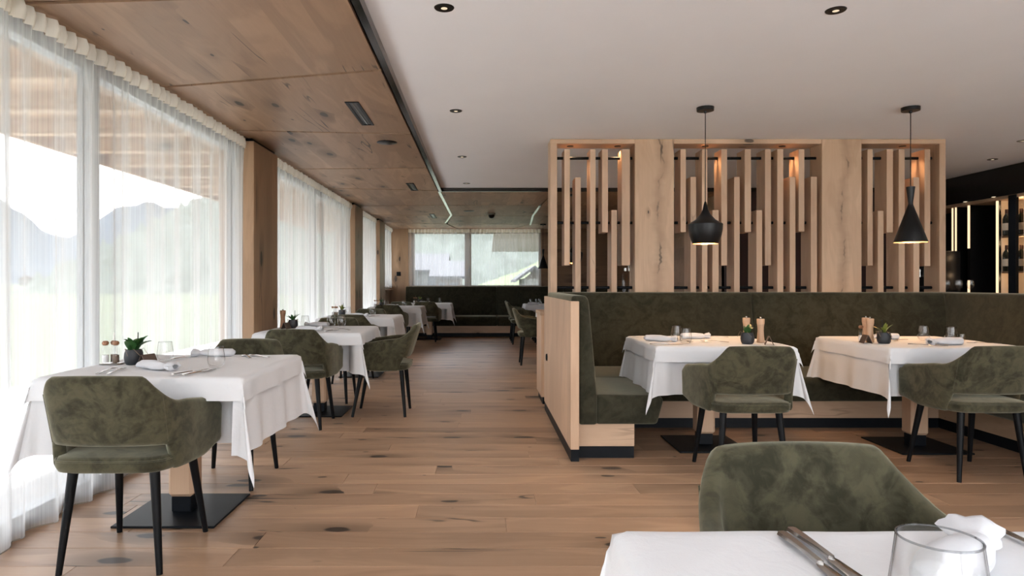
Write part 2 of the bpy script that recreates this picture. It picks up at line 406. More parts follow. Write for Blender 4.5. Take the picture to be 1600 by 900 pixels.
# joints of the oak ceiling: (x_left,y_left,x_right,y_right) at the two edges
J = [(-1.2, -1.2), (0.6, 0.2), (3.11, 2.98), (4.50, 4.05), (5.60, 5.78), (7.57, 7.47), (8.97, 9.30), (11.2, 11.0), (12.45, 12.75), (14.2, 14.4), (YB, YB)]
def panel(pts):
    g = 0.018; cx_ = sum(p[0] for p in pts) / len(pts); cy_ = sum(p[1] for p in pts) / len(pts)
    bot = []
    for (x_, y_) in pts:
        bot.append((x_ + (g if x_ < cx_ else -g), y_ + (g if y_ < cy_ else -g)))
    n = len(bot)
    v = [(x_, y_, ZC) for x_, y_ in bot] + [(x_, y_, ZC + .02) for x_, y_ in bot]
    f = [tuple(range(n)), tuple(range(2 * n - 1, n - 1, -1))] + [(i, (i + 1) % n, n + (i + 1) % n, n + i) for i in range(n)]
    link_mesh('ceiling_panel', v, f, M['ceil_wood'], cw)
def xg(y_):   # kinked metal joint on the left side of the rear ceiling
    return interp([(-9, -.602), (9.4, -.60), (12.6, -.575), (14.3, -.78), (15.8, -.57)], y_)[0]
def xr(y_): return interp([(9.4, 1.07), (10.4, 1.05), (11.1, .99), (12.7, .995), (14.8, 1.1), (15.8, .75)], y_)[0]
for (l0, r0), (l1, r1) in zip(J, J[1:]):
    panel([(-2.58, l0), (xg(r0), r0), (xg(r1), r1), (-2.58, l1)])
JR = [9.385, 11.05, 12.75, 14.5, YB]
for y0, y1 in zip(JR, JR[1:]):
    panel([(xg(y0), y0), (xr(y0), y0), (xr(y1), y1), (xg(y1), y1)])
    panel([(xr(y0), y0), (3.5, y0), (3.5, y1), (xr(y1), y1)])
for nm, ys, fn in (('groove_profile', (9.4, 12.6, 14.3), xg), ('groove_profile', (11.1, 12.7, 14.8), xr)):
    for y0, y1 in zip(ys, ys[1:]):
        a, b = Vector((fn(y0), y0, 0)), Vector((fn(y1), y1, 0)); d = (b - a).normalized(); nrm = Vector((-d.y, d.x, 0)) * .02
        v = [(*(p + s_ * nrm).xy, z) for p in (a, b) for s_ in (-1, 1) for z in (ZC - .003, ZC + .015)]
        link_mesh(nm, v, [(0, 1, 3, 2), (4, 6, 7, 5), (0, 4, 5, 1), (2, 3, 7, 6), (0, 2, 6, 4), (1, 5, 7, 3)], M['alu'], cw)

# columns between the window bays (parts of the left wall)
wall_left = structure(box('wall_left', -2.42, -2.3, -1.2, YB + .3, ZC - .09, ZC + .02, M['wallwood']))
for y0, y1 in ((5.93, 6.62), (10.7, 11.38), (13.3, 14.0)):
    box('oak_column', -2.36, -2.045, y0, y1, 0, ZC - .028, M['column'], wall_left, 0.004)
    box('shadow_gap', -2.36, -2.07, y0 + .02, y1 - .02, ZC - .028, ZC, M['blacksteel'], wall_left)
box('parapet_panel', -2.36, -2.17, 14.0, YB, 0, 1.03, M['column'], wall_left)
box('window_sill', -2.36, -2.10, 14.0, YB, 1.03, 1.06, M['oak_y'], wall_left, .004)
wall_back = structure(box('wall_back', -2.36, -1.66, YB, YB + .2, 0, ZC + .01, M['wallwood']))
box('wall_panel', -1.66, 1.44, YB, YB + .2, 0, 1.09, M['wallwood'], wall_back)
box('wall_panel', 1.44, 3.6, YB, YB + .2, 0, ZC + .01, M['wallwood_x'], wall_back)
box('wall_panel', -1.66, 1.44, YB, YB + .2, ZC - .07, ZC + .01, M['wallwood'], wall_back)
sw = empty('switch_plate', (0, 0, 0), 0, 'small black square switch plate on the knotty oak wall beside the rear window', 'switch')
box('plate', -2.03, -1.93, YB - .012, YB, 1.36, 1.46, M['blacksteel'], sw, .003)
box('rocker', -2.015, -1.945, YB - .018, YB - .012, 1.375, 1.445, M['blacksteel'], sw, .002)
wall_mid = structure(box('wall_side', 3.5, 3.65, 9.5, YB + .2, 0, ZC + .01, M['wallwood_x']))
wall_m2 = structure(box('wall_rear_bar', 3.5, 6.6, 9.40, 9.6, 0, ZW, M['maroon']))
wall_right = structure(box('wall_right', 6.6, 6.75, -1.2, 9.6, 0, ZW + .1, M['plaster']))
# added, unseen glazed facade behind the camera; brings daylight onto bench fronts and divider
wall_front_added = structure(box('wall_front_added', -2.4, 6.75, -1.35, -1.2, 2.38, ZW + .1, M['plaster']))
box('kerb', -2.4, 6.75, -1.35, -1.2, -.2, .06, M['frame'], wall_front_added)
for i in range(6):
    x = -2.3 + i * 1.78
    box('mullion', x - .04, x + .04, -1.33, -1.23, .06, 2.38, M['frame'], wall_front_added)
    if i < 5: box('pane', x + .04, x + 1.74, -1.285, -1.275, .06, 2.38, M['pane'], wall_front_added)

def side_window(n, y0, y1, mulls, z0=0.0):
    fr = structure(box('window_%d' % n, -2.27, -2.19, y0, y1, z0, z0 + .08, M['frame']))
    box('top_rail', -2.27, -2.19, y0, y1, 2.36, 2.42, M['frame'], fr)
    ys = [y0] + list(mulls) + [y1]
    for q in ys: box('mullion', -2.27, -2.19, q - .042, q + .042, z0 + .08, 2.36, M['frame'], fr)
    for a, b in zip(ys, ys[1:]): box('pane', -2.236, -2.226, a + .042, b - .042, z0 + .08, 2.36, M['pane'], fr)
side_window(1, -1.2, 5.93, (1.3, 3.74))
side_window(2, 6.62, 10.7, (8.7,))
side_window(3, 11.38, 13.3, ())
side_window(4, 14.0, YB, (), 1.06)
wb = structure(box('window_5', -1.66, 1.44, YB + .06, YB + .13, 1.09, 1.14, M['frame_oak']))
box('top_rail', -1.66, 1.44, YB + .06, YB + .13, 2.375, 2.42, M['frame_oak'], wb)
for a, b in ((-1.66, -1.60), (-.40, -.24), (1.38, 1.44)): box('mullion', a, b, YB + .05, YB + .13, 1.14, 2.375, M['frame_oak'], wb)
for a, b in ((-1.60, -.40), (-.24, 1.38)): box('pane', a, b, YB + .09, YB + .1, 1.14, 2.375, M['pane'], wb)
box('window_handle', -.30, -.28, YB + .02, YB + .05, 1.42, 1.56, M['blacksteel'], wb, .004)

# light portals: they guide sampling of the sky through the glass, and give off nothing themselves
def portal(loc, rot, sx, sy):
    ld = bpy.data.lights.new('window_portal', 'AREA'); ld.shape = 'RECTANGLE'; ld.size = sx; ld.size_y = sy
    ld.cycles.is_portal = True
    o = bpy.data.objects.new('window_portal', ld); C.objects.link(o); o.location = loc; o.rotation_euler = rot
portal((-2.29, 2.37, 1.2), (0, R(-90), 0), 2.5, 7.1)
portal((-2.29, 8.66, 1.2), (0, R(-90), 0), 2.5, 4.1)
portal((-2.29, 13.6, 1.2), (0, R(-90), 0), 2.5, 4.4)
portal((-.1, YB + .22, 1.75), (R(-90), 0, 0), 3.1, 1.3)
portal((2.1, -1.38, 1.2), (R(90), 0, 0), 9.0, 2.4)

# ------------------------------------------------------------------ curtains
def curtain(y0, y1, z0, z1, label, seed, dens=1.0, x=XW, amp=0.038, bunch=0.0, along='Y', mat='sheer', hmat='header', edge=0.0):
    rr = random.Random(seed); ph = [rr.uniform(0, 6.28) for _ in range(8)]
    L = y1 - y0; n = int(L / .017)
    per = [0.31, 0.19, 0.52, 0.115, 0.9]
    def fold(s):
        q = s * dens + .05 * math.sin(s * 3.1 + ph[5])
        return (.5 * math.sin(2 * PI * q / per[0] + ph[0]) + .32 * math.sin(2 * PI * q / per[1] + ph[1]) + .28 * math.sin(2 * PI * q / per[2] + ph[2])
                + .16 * math.sin(2 * PI * q / per[3] + ph[3]) + .18 * math.sin(2 * PI * q / per[4] + ph[4]))
    def pleat(s): return math.sin(2 * PI * s / .085 + 1.3 * math.sin(s * 5 + ph[6])) + .3 * math.sin(2 * PI * s / .21 + ph[7])
    def P(s, d, z): return (x + d, y0 + s, z) if along == 'Y' else (y0 + s, x + d, z)
    root = empty('curtain', (0, 0, 0), 0, label, 'curtain', 'sheer ivory curtains')
    zs = [z0 + (z1 - .085 - z0) * t for t in (0, .04, .1, .2, .35, .5, .65, .8, .9, .96, 1)]
    def body(u, v):
        i = v * 10; j = min(9, int(i)); z = lerp(zs[j], zs[j + 1], i - j); s = u * L
        t = (z - z0) / (z1 - z0)
        a = amp * (1.15 - .55 * t)
        d = a * fold(s) + edge * (1 - t)
        top = sm(.86, .97, t)
        return P(s, lerp(d, .014 * pleat(s) + .3 * d, top), z)
    MB().grid(body, n, 10).make('voile', M[mat], root, 180)
    def head(u, v):
        s = u * L; z = z1 - .09 + .09 * v
        wd = .014 + .012 * (1 - abs(v - .45) * 2)
        return P(s, .008 + wd * pleat(s) * 1.05 + .3 * amp * .6 * fold(s), z)
    MB().grid(head, int(L / .009), 4).make('gathered_heading', M[hmat], root, 180)
    pts = [P(s_, amp * 1.15 * fold(s_) + edge, z0 + .004) for s_ in [i * L / (n // 2) for i in range(n // 2 + 1)]]
    MB().tube(pts, .0028, 5).make('hem_cord', M['cord'], root)
    return root
curtain(-1.1, 2.98, .012, ZC - .012, 'sheer ivory curtain by the first white window table, its edge overlapping the next', 11, edge=.03)
curtain(2.90, 5.90, .012, ZC - .012, 'sheer ivory floor-length curtain ending against the first oak column', 21)
curtain(6.64, 10.68, .012, ZC - .012, 'sheer ivory curtain between the first and second oak columns', 33, 1.15)
curtain(11.40, 13.28, .012, ZC - .012, 'sheer ivory curtain between the second and third oak columns', 44, 1.2)
curtain(14.03, 15.55, 1.075, ZC - .012, 'short sheer ivory curtain over the sill in the far corner', 55, 1.2)
curtain(-1.74, -.27, 1.12, ZC - .012, 'sheer curtain over the rear window half with the grey house roofs', 66, 1.0, YB - .10, .03, 0, 'X', 'sheer_x', 'header_x')
curtain(-.25, 1.42, 1.12, ZC - .012, 'sheer curtain over the rear window half with the green slope', 77, 1.0, YB - .10, .03, 0, 'X', 'sheer_x', 'header_x')

# ------------------------------------------------------------------ outdoors
ground = structure(box('ground', -1600, -5.6, -1500, 2500, -1.2, -.35, M['grass']))
structure(box('ground', -5.6, 400, YB + 3, 2500, -1.2, -.35, M['grass']))
structure(box('ground', -5.6, 400, -1500, -16, -1.2, -.35, M['grass']))
structure(box('terrace', -5.6, -2.36, -16, YB + 3, -.5, -.06, M['terrace_side']))
structure(box('terrace', -2.36, 12, -16, -1.36, -.5, -.06, M['terrace']))  # unseen terrace behind the camera, made pale to bounce daylight onto the ceiling
eave = empty('roof_overhang', (0, 0, 0), 0, 'timber roof overhang with rafters outside the window wall', 'roof')
box('soffit_boarding', -4.35, -2.42, -5, YB + 2.6, 2.70, 2.76, M['larch'], eave)
box('fascia', -4.40, -4.35, -5, YB + 2.6, 2.55, 2.86, M['larch'], eave)
y = -4.6
while y < YB + 2.5:
    box('rafter', -4.35, -2.42, y, y + .12, 2.56, 2.70, M['larch_x'], eave); y += .82
for i in range(14):
    yy = YB + .55 + i * .3; zt = 2.52 - .07 * i * .3 / .3 * .36
    MB().box(.32, 4.6, 0, .285, 0, .03, 0, Matrix.Translation((0, yy, zt)) @ Matrix.Rotation(R(-4.8), 4, 'X')).make('roof_edge_board', M['soffit_board'], eave)
def hill(name, mat, fn, nu, nv, label=None):
    o = MB().grid(fn, nu, nv).make(name, mat, None, 180); structure(o); return o
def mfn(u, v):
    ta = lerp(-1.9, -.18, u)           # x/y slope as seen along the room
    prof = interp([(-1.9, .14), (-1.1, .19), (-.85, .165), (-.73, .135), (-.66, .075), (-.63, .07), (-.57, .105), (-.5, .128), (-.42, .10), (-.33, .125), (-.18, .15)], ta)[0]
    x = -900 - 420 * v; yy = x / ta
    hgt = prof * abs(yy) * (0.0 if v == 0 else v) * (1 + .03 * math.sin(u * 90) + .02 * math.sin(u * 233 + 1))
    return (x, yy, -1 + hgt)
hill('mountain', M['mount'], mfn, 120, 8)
def ffn(u, v):
    x = lerp(-70, 140, u); yy = lerp(95, 230, v)
    return (x, yy, -1 + 46 * v + 5 * v * math.sin(u * 8) + (.9 * math.sin(x * 1.9 + yy) + .8 * math.sin(yy * 1.4 - x * .8)) * (v > .02))
hill('hill', M['forest'], ffn, 110, 60)
def sfn(u, v):
    x = lerp(-9, 60, u); yy = lerp(50, 118, v)
    return (x, yy, -1.2 + v * max(1.0, 3.2 + .36 * x))
hill('hill', M['slope'], sfn, 30, 12)
def house(x0, x1, y0, y1, zb, ze, zr, label, ridge='X', wall='render'):
    h = empty('house', (0, 0, 0), 0, label, 'house')
    box('wall', x0, x1, y0, y1, zb, ze, M[wall], h)
    o = .5; b = MB()
    if ridge == 'X':
        ym = (y0 + y1) / 2
        for s_, e in ((y0 - o, 1), (y1 + o, -1)):
            v = [(x0 - o, s_, ze - .2), (x1 + o, s_, ze - .2), (x1 + o, ym, zr), (x0 - o, ym, zr)]
            b.add(v + [(p[0], p[1], p[2] + .15) for p in v], [(0, 1, 2, 3), (4, 7, 6, 5), (0, 4, 5, 1), (1, 5, 6, 2), (2, 6, 7, 3), (3, 7, 4, 0)])
    else:
        xm = (x0 + x1) / 2
        for s_ in (x0 - o, x1 + o):
            v = [(s_, y0 - o, ze - .2), (s_, y1 + o, ze - .2), (xm, y1 + o, zr), (xm, y0 - o, zr)]
            b.add(v + [(p[0], p[1], p[2] + .15) for p in v], [(0, 1, 2, 3), (4, 7, 6, 5), (0, 4, 5, 1), (1, 5, 6, 2), (2, 6, 7, 3), (3, 7, 4, 0)])
        link_mesh('gable', [(x0, y0 + .02, ze), (x1, y0 + .02, ze), (xm, y0 + .02, zr - .1), (x0, y0 + .2, ze), (x1, y0 + .2, ze), (xm, y0 + .2, zr - .1)],
                  [(0, 1, 2), (3, 5, 4), (0, 3, 4, 1), (1, 4, 5, 2), (2, 5, 3, 0)], M['brownwood'], h)
    b.make('roof', M['roofgrey'], h)
    k = max(2, int((x1 - x0) / 1.6))
    for i in range(k):
        xx = lerp(x0, x1, (i + .5) / k)
        box('window', xx - .3, xx + .3, y0 - .04, y0 + .05, ze - 1.5, ze - .5, M['darkpane'], h)
    return h
house(-6.6, -3.3, 55, 62, -1.2, 2.35, 3.7, 'grey-roofed white house behind the rear window, ridge across', 'X')
house(-3.2, -1.5, 47, 52, -1.2, 1.75, 2.75, 'low grey-roofed house with boarded front beside the taller house', 'X', 'brownwood')
house(-8.2, -6.2, 48, 54, -1.2, 2.6, 3.4, 'white house partly cut off by the oak frame of the rear window', 'Y')
house(2.35, 3.45, 36, 41, -1.2, 1.45, 2.0, 'small gabled house below the green slope outside the rear window', 'Y')
for i, (x, y_, s_, nm) in enumerate([(-330, 470, 7, 'first'), (-300, 440, 6, 'second'), (-285, 465, 6, 'third'), (-265, 500, 6, 'fourth'), (-360, 560, 7, 'fifth')]):
    house(x, x + s_ * 1.6, y_, y_ + s_ * 1.6, -1, s_ * .6, s_, 'distant village house across the meadow, %s in the row behind the curtain' % nm, 'Y')['group'] = 'village houses across the meadow'

# ================================================================== ROOM DIVIDER
YP0, YP1 = 6.20, 6.42
div = empty('slatted_room_divider', (2.4, YP0, 0), 0, 'oak slatted room divider with wide posts standing behind the corner bench', 'partition')
def W(o):  # parent keeping world coordinates
    p = div.location
    o.location = (o.location.x - p.x, o.location.y - p.y, o.location.z - p.z); return o
def dbox(name, x0, x1, y0, y1, z0, z1, m, bev=.003): return W(box(name, x0, x1, y0, y1, z0, z1, m, div, bev))
def pxx(px, d=YP0): return (px - 752) * d / 1030.0
ZB = 0.0
def zz(py): return 1.18 - (py - 443) * YP0 / 1030.0
def pair(a, b): return pxx(a), pxx(b)
dbox('end_post', *pair(860, 870.5), YP0, YP1, ZB, ZW - .045, M['oak_z'])
dbox('end_post', *pair(1468, 1478), YP0, YP1, ZB, ZW - .045, M['oak_z'])
dbox('wide_post', *pair(992, 1053), YP0 - .004, YP1 + .004, ZB, ZW - .001, M['oak_post'])
dbox('wide_post', *pair(1284, 1346), YP0 - .004, YP1 + .004, ZB, ZW - .001, M['oak_post'])
for a, b in ((860, 991.7), (1053.3, 1283.7), (1346.3, 1478)):
    dbox('top_beam', *pair(a, b), YP0, YP1, ZW - .045, ZW - .001, M['oak_x'])
for a, b in ((870.8, 991.7), (1053.3, 1283.7), (1346.3, 1467.7)):
    for z in (zz(244), zz(346.5), zz(449.5)):
        xa, xb = pair(a, b)
        o = W(MB().tube([(xa, YP0 + .11, z), (xb, YP0 + .11, z)], .014, 10).make('black_rod', M['blacksteel'], div, 40))
TOPZ = zz(232.7)
def B(py): return zz(py) if py else 0.75
slats = [(882, 890.7, 232.7, 414.7), (899, 907.8, 277, 0), (922.4, 931, 232.7, 0), (941, 950.4, 232.7, 363), (955.7, 964.5, 328, 0), (972, 984.7, 232.7, 414.7),
         (1064, 1072.4, 232.7, 362.4), (1079.6, 1088.3, 276, 0), (1097.6, 1106, 232.7, 0), (1114, 1123.7, 328, 0), (1127.8, 1137, 232.7, 414.7), (1148, 1156.7, 276, 0),
         (1164.5, 1174.4, 232.7, 362.4), (1182.8, 1192, 328, 0), (1196.3, 1205.6, 232.7, 414.7), (1215.5, 1225, 232.7, 0), (1235, 1244, 275.7, 0), (1249, 1258, 232.7, 361.7), (1268, 1277.7, 275.7, 0),
         (1356.7, 1365, 232.7, 415), (1373, 1382, 329, 0), (1386.7, 1396.7, 232.7, 363), (1405.7, 1415, 232.7, 0), (1428.7, 1438, 276.7, 0), (1446, 1455, 232.7, 415.7)]
for a, b, t, bt in slats:
    dbox('slat', *pair(a, b), YP0 + .012, YP1 - .012, B(bt), zz(t), M['oak_z'], .002)
def spot(loc, power, col, ang=100, blend=.6, size=.03):
    ld = bpy.data.lights.new('downlight_lamp', 'SPOT'); ld.energy = power; ld.color = col; ld.spot_size = R(ang); ld.spot_blend = blend; ld.shadow_soft_size = size
    o = bpy.data.objects.new('downlight_lamp', ld); C.objects.link(o); o.location = loc; return o
for px in (891, 965, 1102, 1222, 1410):
    x = pxx(px, 6.31)
    W(MB().lathe([(.03, -.004), (.033, 0), (.033, .002)], 16, Matrix.Translation((x, 6.31, ZW - .046))).make('beam_light', M['lampblack'], div, 40))
    W(MB().lathe([(.0, -.0035), (.012, -.0035)], 14, Matrix.Translation((x, 6.31, ZW - .046))).make('beam_light_lens', M['bulb'], div, 40))
    spot((x, 6.31, ZW - .06), 3.2, (1, .62, .34), 110)

# ================================================================== CORNER BENCH (U shape)
bench = empty('corner_bench', (0.6, 4.36, 0), 0, 'olive suede built-in corner bench with oak base in front of the slatted divider', 'bench')
def PB(o, par=bench):
    o.location = (o.location.x - par.location.x, o.location.y - par.location.y, o.location.z - par.location.z); return o
def prism(name, prof, axis, a0, a1, m, par, bev=.02, seg=2):
    """extrude a profile along X or Y; prof is in (across, z)"""
    n = len(prof); v = []
    for a in (a0, a1):
        for p, z in prof: v.append((p, a, z) if axis == 'Y' else (a, p, z))
    bm = bmesh.new(); bv = [bm.verts.new(q) for q in v]
    bm.faces.new(bv[:n]); bm.faces.new(bv[n:][::-1])
    for i in range(n): bm.faces.new((bv[i], bv[n + i], bv[n + (i + 1) % n], bv[(i + 1) % n]))
    bmesh.ops.recalc_face_normals(bm, faces=bm.faces)
    if bev: bmesh.ops.bevel(bm, geom=list(bm.edges), offset=bev, segments=seg, profile=.5, affect='EDGES')
    me = bpy.data.meshes.new(name); bm.to_mesh(me); bm.free()
    for p in me.polygons: p.use_smooth = True
    me.set_sharp_from_angle(angle=R(40))
    o = bpy.data.objects.new(name, me); C.objects.link(o); me.materials.append(m); o.parent = par; return o
# left arm: outer oak panel, plinth, seat and back
PB(box('side_panel', .59, .648, 4.36, 6.18, .08, 1.062, M['oak_z'], bench, .003))
PB(box('plinth', .594, .648, 4.364, 6.18, 0, .08, M['blacksteel'], bench))
PB(prism('back_cushion', [(.60, 1.04), (.603, 1.10), (.70, 1.10), (.72, 1.06), (.775, .43), (.775, .235), (.652, .235), (.652, 1.04)], 'Y', 4.395, 5.98, M['suede'], bench, .02, 3))
PB(prism('seat_cushion', [(.77, .235), (1.18, .235), (1.225, .395), (1.20, .43), (.77, .437)], 'Y', 4.415, 5.26, M['suede'], bench, .02, 3))
PB(box('base_panel', .65, 1.035, 4.455, 5.39, .08, .234, M['oak_x'], bench, .002))
PB(box('plinth', .65, 1.033, 4.46, 5.39, 0, .08, M['blacksteel'], bench))
# back run
PB(box('base_panel', 1.035, 3.74, 5.39, 6.15, .08, .234, M['oak_x'], bench, .002))
PB(box('plinth', 1.033, 3.74, 5.395, 6.15, 0, .08, M['blacksteel'], bench))
sp_ = [(5.27, .235), (5.23, .395), (5.26, .43), (5.99, .437), (5.99, .235)]
PB(prism('seat_cushion', sp_, 'X', .77, 2.47, M['suede'], bench, .02, 3))
PB(prism('seat_cushion', sp_, 'X', 2.473, 3.60, M['suede'], bench, .02, 3))
bp_ = [(5.93, .43), (6.03, 1.08), (6.05, 1.10), (6.17, 1.10), (6.19, 1.06), (6.19, .43)]
PB(prism('back_cushion', bp_, 'X', .70, 2.473, M['suede'], bench, .018, 3))
PB(prism('back_cushion', bp_, 'X', 2.477, 4.245, M['suede'], bench, .018, 3))
# right arm
PB(box('base_panel', 3.74, 4.3, 2.2, 6.15, .08, .234, M['oak_y'], bench, .002))
PB(box('plinth', 3.745, 4.3, 2.2, 6.15, 0, .08, M['blacksteel'], bench))
PB(prism('seat_cushion', [(3.64, .235), (3.60, .395), (3.63, .43), (4.3, .437), (4.3, .235)], 'Y', 2.2, 5.99, M['suede'], bench, .02, 3))
PB(prism('back_cushion', [(4.18, .43), (4.25, 1.08), (4.27, 1.10), (4.40, 1.10), (4.42, 1.06), (4.42, .2), (4.3, .2), (4.3, .43)], 'Y', 2.2, 6.19, M['suede'], bench, .018, 3))
# socket on the panel
so = empty('wall_socket', (.59, 5.9, .52), 0, 'small black oval socket on the oak end panel of the corner bench', 'socket')
MB().lathe([(.0, .012), (.028, .012), (.034, 0)], 18, Matrix.Rotation(R(-90), 4, 'Y')).make('cover', M['blacksteel'], so, 40)
MB().lathe([(.0, .014), (.018, .014), (.018, .012)], 14, Matrix.Rotation(R(-90), 4, 'Y')).make('socket_face', M['lampblack'], so, 40)
# service counter backing on to the divider
cnt = empty('service_counter', (.6, 6.44, 0), 0, 'low oak counter backing onto the end of the corner bench', 'counter')
PB(box('counter_body', .585, 1.9, 6.44, 6.95, .07, .87, M['oak_z'], cnt, .003), cnt)
PB(box('worktop', .575, 1.92, 6.43, 6.97, .87, .905, M['oak_x'], cnt, .004), cnt)
PB(box('plinth', .60, 1.88, 6.45, 6.93, 0, .07, M['blacksteel'], cnt), cnt)
dsp = empty('drink_dispenser', (1.50, 6.68, .906), 0, 'clear drink dispenser with a brass tap seen through the divider slats', 'dispenser')
MB().lathe([(.0, .0), (.06, 0), (.065, .02)], 20).make('base', M['steel'], dsp, 40)
MB().lathe([(.06, .02), (.07, .05), (.07, .36), (.05, .40)], 20).make('jar', M['glass'], dsp, 40)
MB().lathe([(.055, .40), (.055, .43), (.012, .44), (.012, .47), (0, .47)], 16).make('lid', M['steel'], dsp, 40)
MB().tube([(.06, -.0, .34), (.13, -.02, .34), (.13, -.02, .32)], .012, 8).make('tap', M['brass'], dsp, 40)

# far bench under the rear window
fb = empty('window_bench', (0, 14.6, 0), 0, 'long dark olive bench along the rear wall under the window', 'bench')
PB(box('base_panel', -1.75, 3.4, 14.66, 15.7, .08, .24, M['oak_x'], fb, .003), fb)
PB(box('plinth', -1.75, 3.4, 14.67, 15.7, 0, .08, M['blacksteel'], fb), fb)
fsp = [(14.58, .24), (14.54, .40), (14.57, .45), (15.4, .455), (15.4, .24)]
fbp = [(15.16, .45), (15.26, 1.09), (15.28, 1.113), (15.56, 1.113), (15.58, 1.08), (15.58, .45)]
for a, b in ((-1.75, .348), (.352, 1.9), (1.904, 3.4)):
    PB(prism('seat_cushion', fsp, 'X', a, b, M['suede'], fb, .02, 2), fb)
    PB(prism('back_cushion', fbp, 'X', a, b, M['suede'], fb, .02, 2), fb)

# ================================================================== CHAIRS
PLAN = [(0, 0, -.262), (.22, .12, -.258), (.40, .205, -.238), (.52, .252, -.195), (.62, .272, -.13), (.78, .284, -.01), (1, .298, .185)]
def plan(s):
    a = abs(s)
    # smooth the table by averaging
    p = [0, 0]
    for d in (-.045, -.02, 0, .02, .045):
        q = a + d; sg = 1
        if q < 0: q = -q; sg = -1
        e = interp(PLAN, min(q, 1)); p[0] += sg * e[0] / 5; p[1] += e[1] / 5
    return (p[0] * (1 if s >= 0 else -1), p[1])
def ctop(s):
    a = abs(s); return lerp(.820 - .006 * (a / .4) ** 2, .695, sm(.33, .60, a)) - .035 * sm(.58, 1, a) - .03 * sm(.93, 1, a)
def cbot(s):
    a = abs(s); return lerp(.522, .412, sm(.46, .54, a)) + .03 * sm(.8, 1, a)
def chair_shell():
    n = 64; T = .046; v = []; f = []
    ss = [-1 + 2 * i / n for i in range(n + 1)]
    # round the ends with extra rings
    rings = [(-1, .0), (-1, .55), (-1, .85)] + [(q, 1) for q in ss] + [(1, .85), (1, .55), (1, .0)]
    offs = [-.022, -.019, -.010] + [0] * (n + 1) + [.010, .019, .022]
    K = None
    for (s, k), ext in zip(rings, offs):
        p = Vector((*plan(s), 0)); e = .01
        s0, s1 = max(-1, s - e), min(1, s + e)
        tg = (Vector((*plan(s1), 0)) - Vector((*plan(s0), 0))).normalized()
        nin = Vector((-tg.y, tg.x, 0))           # inward
        p = p + tg * ext
        w_ = 1 - sm(.42, .68, abs(s))
        zt, zb = ctop(s), cbot(s); r = T / 2
        prof = []
        for i in range(6): prof.append((0, lerp(zb + r, zt - r, i / 5)))
        for i in range(1, 4): a = PI * i / 4; prof.append((r - r * math.cos(a), zt - r + r * math.sin(a)))
        for i in range(6): prof.append((T, lerp(zt - r, zb + r, i / 5)))
        for i in range(1, 4): a = PI * i / 4; prof.append((r + r * math.cos(a), zb + r - r * math.sin(a)))
        zc = (zt + zb) / 2
        for dd, z in prof:
            dd = r + (dd - r) * k; z = zc + (z - zc) * (1 if k == 1 else lerp(1, .97, 1 - k) if k > 0 else .9)
            t = max(0, (z - .50) / .32)
            q = p + nin * dd
            q.y -= (.098 * t * w_ + .0 * t)
            q.x *= 1 + (.012 + .02 * (1 - w_)) * t
            v.append((q.x, q.y, z))
        K = len(prof)
    nr = len(rings)
    for i in range(nr - 1):
        for j in range(K): f.append((i * K + j, i * K + (j + 1) % K, (i + 1) * K + (j + 1) % K, (i + 1) * K + j))
    f.append(tuple(range(K))); f.append(tuple((nr - 1) * K + j for j in range(K - 1, -1, -1)))
    return v, f
CHAIRS = 'olive velvet armchairs at the tables'
def make_chair():
    r = empty('dining_chair', (0, 0, -20), 0, 'x', 'chair', CHAIRS)
    v, f = chair_shell(); o = link_mesh('backrest_shell', v, f, M['velvet'], r, 60)
    # seam lines over the shell at both rear corners
    for sx in (-1, 1):
        s = .47 * sx; p = Vector((*plan(s), 0)); pts = []
        for i in range(9):
            z = lerp(cbot(s) + .02, ctop(s) - .012, i / 8); t = max(0, (z - .5) / .32); w_ = 1 - sm(.42, .68, abs(s))
            pts.append((p.x * (1 + (.012 + .02 * (1 - w_)) * t), p.y - .098 * t * w_, z))
        MB().tube(pts, .0022, 5).make('seam', M['velvet'], o)
    # seat cushion: rounded plan, bulging towards the rear
    n = 40; v = []; f = []; prof = [(.0, .413), (.9, .413), (.97, .419), (1, .437), (1, .455), (.97, .472), (.88, .478), (.0, .482)]
    for k, z in prof:
        for i in range(n):
            a = 2 * PI * i / n; c, s_ = math.cos(a), math.sin(a); e = .36
            y_ = -.03 + .236 * math.copysign(abs(s_) ** e, s_) * k; x = (.252 - .014 * sm(-.02, -.26, y_)) * math.copysign(abs(c) ** e, c) * k
            v.append((x, y_, z))
    for j in range(len(prof) - 1):
        for i in range(n): f.append((j * n + i, j * n + (i + 1) % n, (j + 1) * n + (i + 1) % n, (j + 1) * n + i))
    seat = link_mesh('seat_cushion', v, f, M['velvet'], r, 70)
    pts_ = [(.259 * math.copysign(abs(math.cos(a)) ** .42, math.cos(a)), -.035 + .249 * math.copysign(abs(math.sin(a)) ** .42, math.sin(a)), .468) for a in [2 * PI * i / 48 for i in range(49)]]
    pts = [(v[4 * n + i % n][0], v[4 * n + i % n][1], .464) for i in range(n + 1)]
    MB().tube(pts, .004, 5).make('piping', M['velvet'], seat)
    for sx in (-1, 1):
        for sy in (-1, 1):
            MB().tube([(sx * .165, -.02 + sy * .175, .416), (sx * .2025, sy * .2325, 0)], [.021, .0125], 12).make('leg', M['blackwood'], r, 40)
    return r
proto_chair = make_chair()
first = [True]
def chair(x, y_, rz, label):
    c = proto_chair if first[0] else dup(proto_chair)
    first[0] = False
    c.location = (x, y_, 0.001); c.rotation_euler = (0, 0, R(rz)); c['label'] = label; return c
chair(-1.51, 2.90, 1, 'olive velvet armchair seen from behind at the first white window table')
chair(-1.51, 3.98, 180, 'olive velvet armchair facing us across the first white window table')
chair(-1.495, 5.53, 0, 'olive velvet armchair with its back to us at the second window table')
chair(-.905, 6.02, 90, 'olive velvet armchair turned sideways on the aisle side of the second window table')
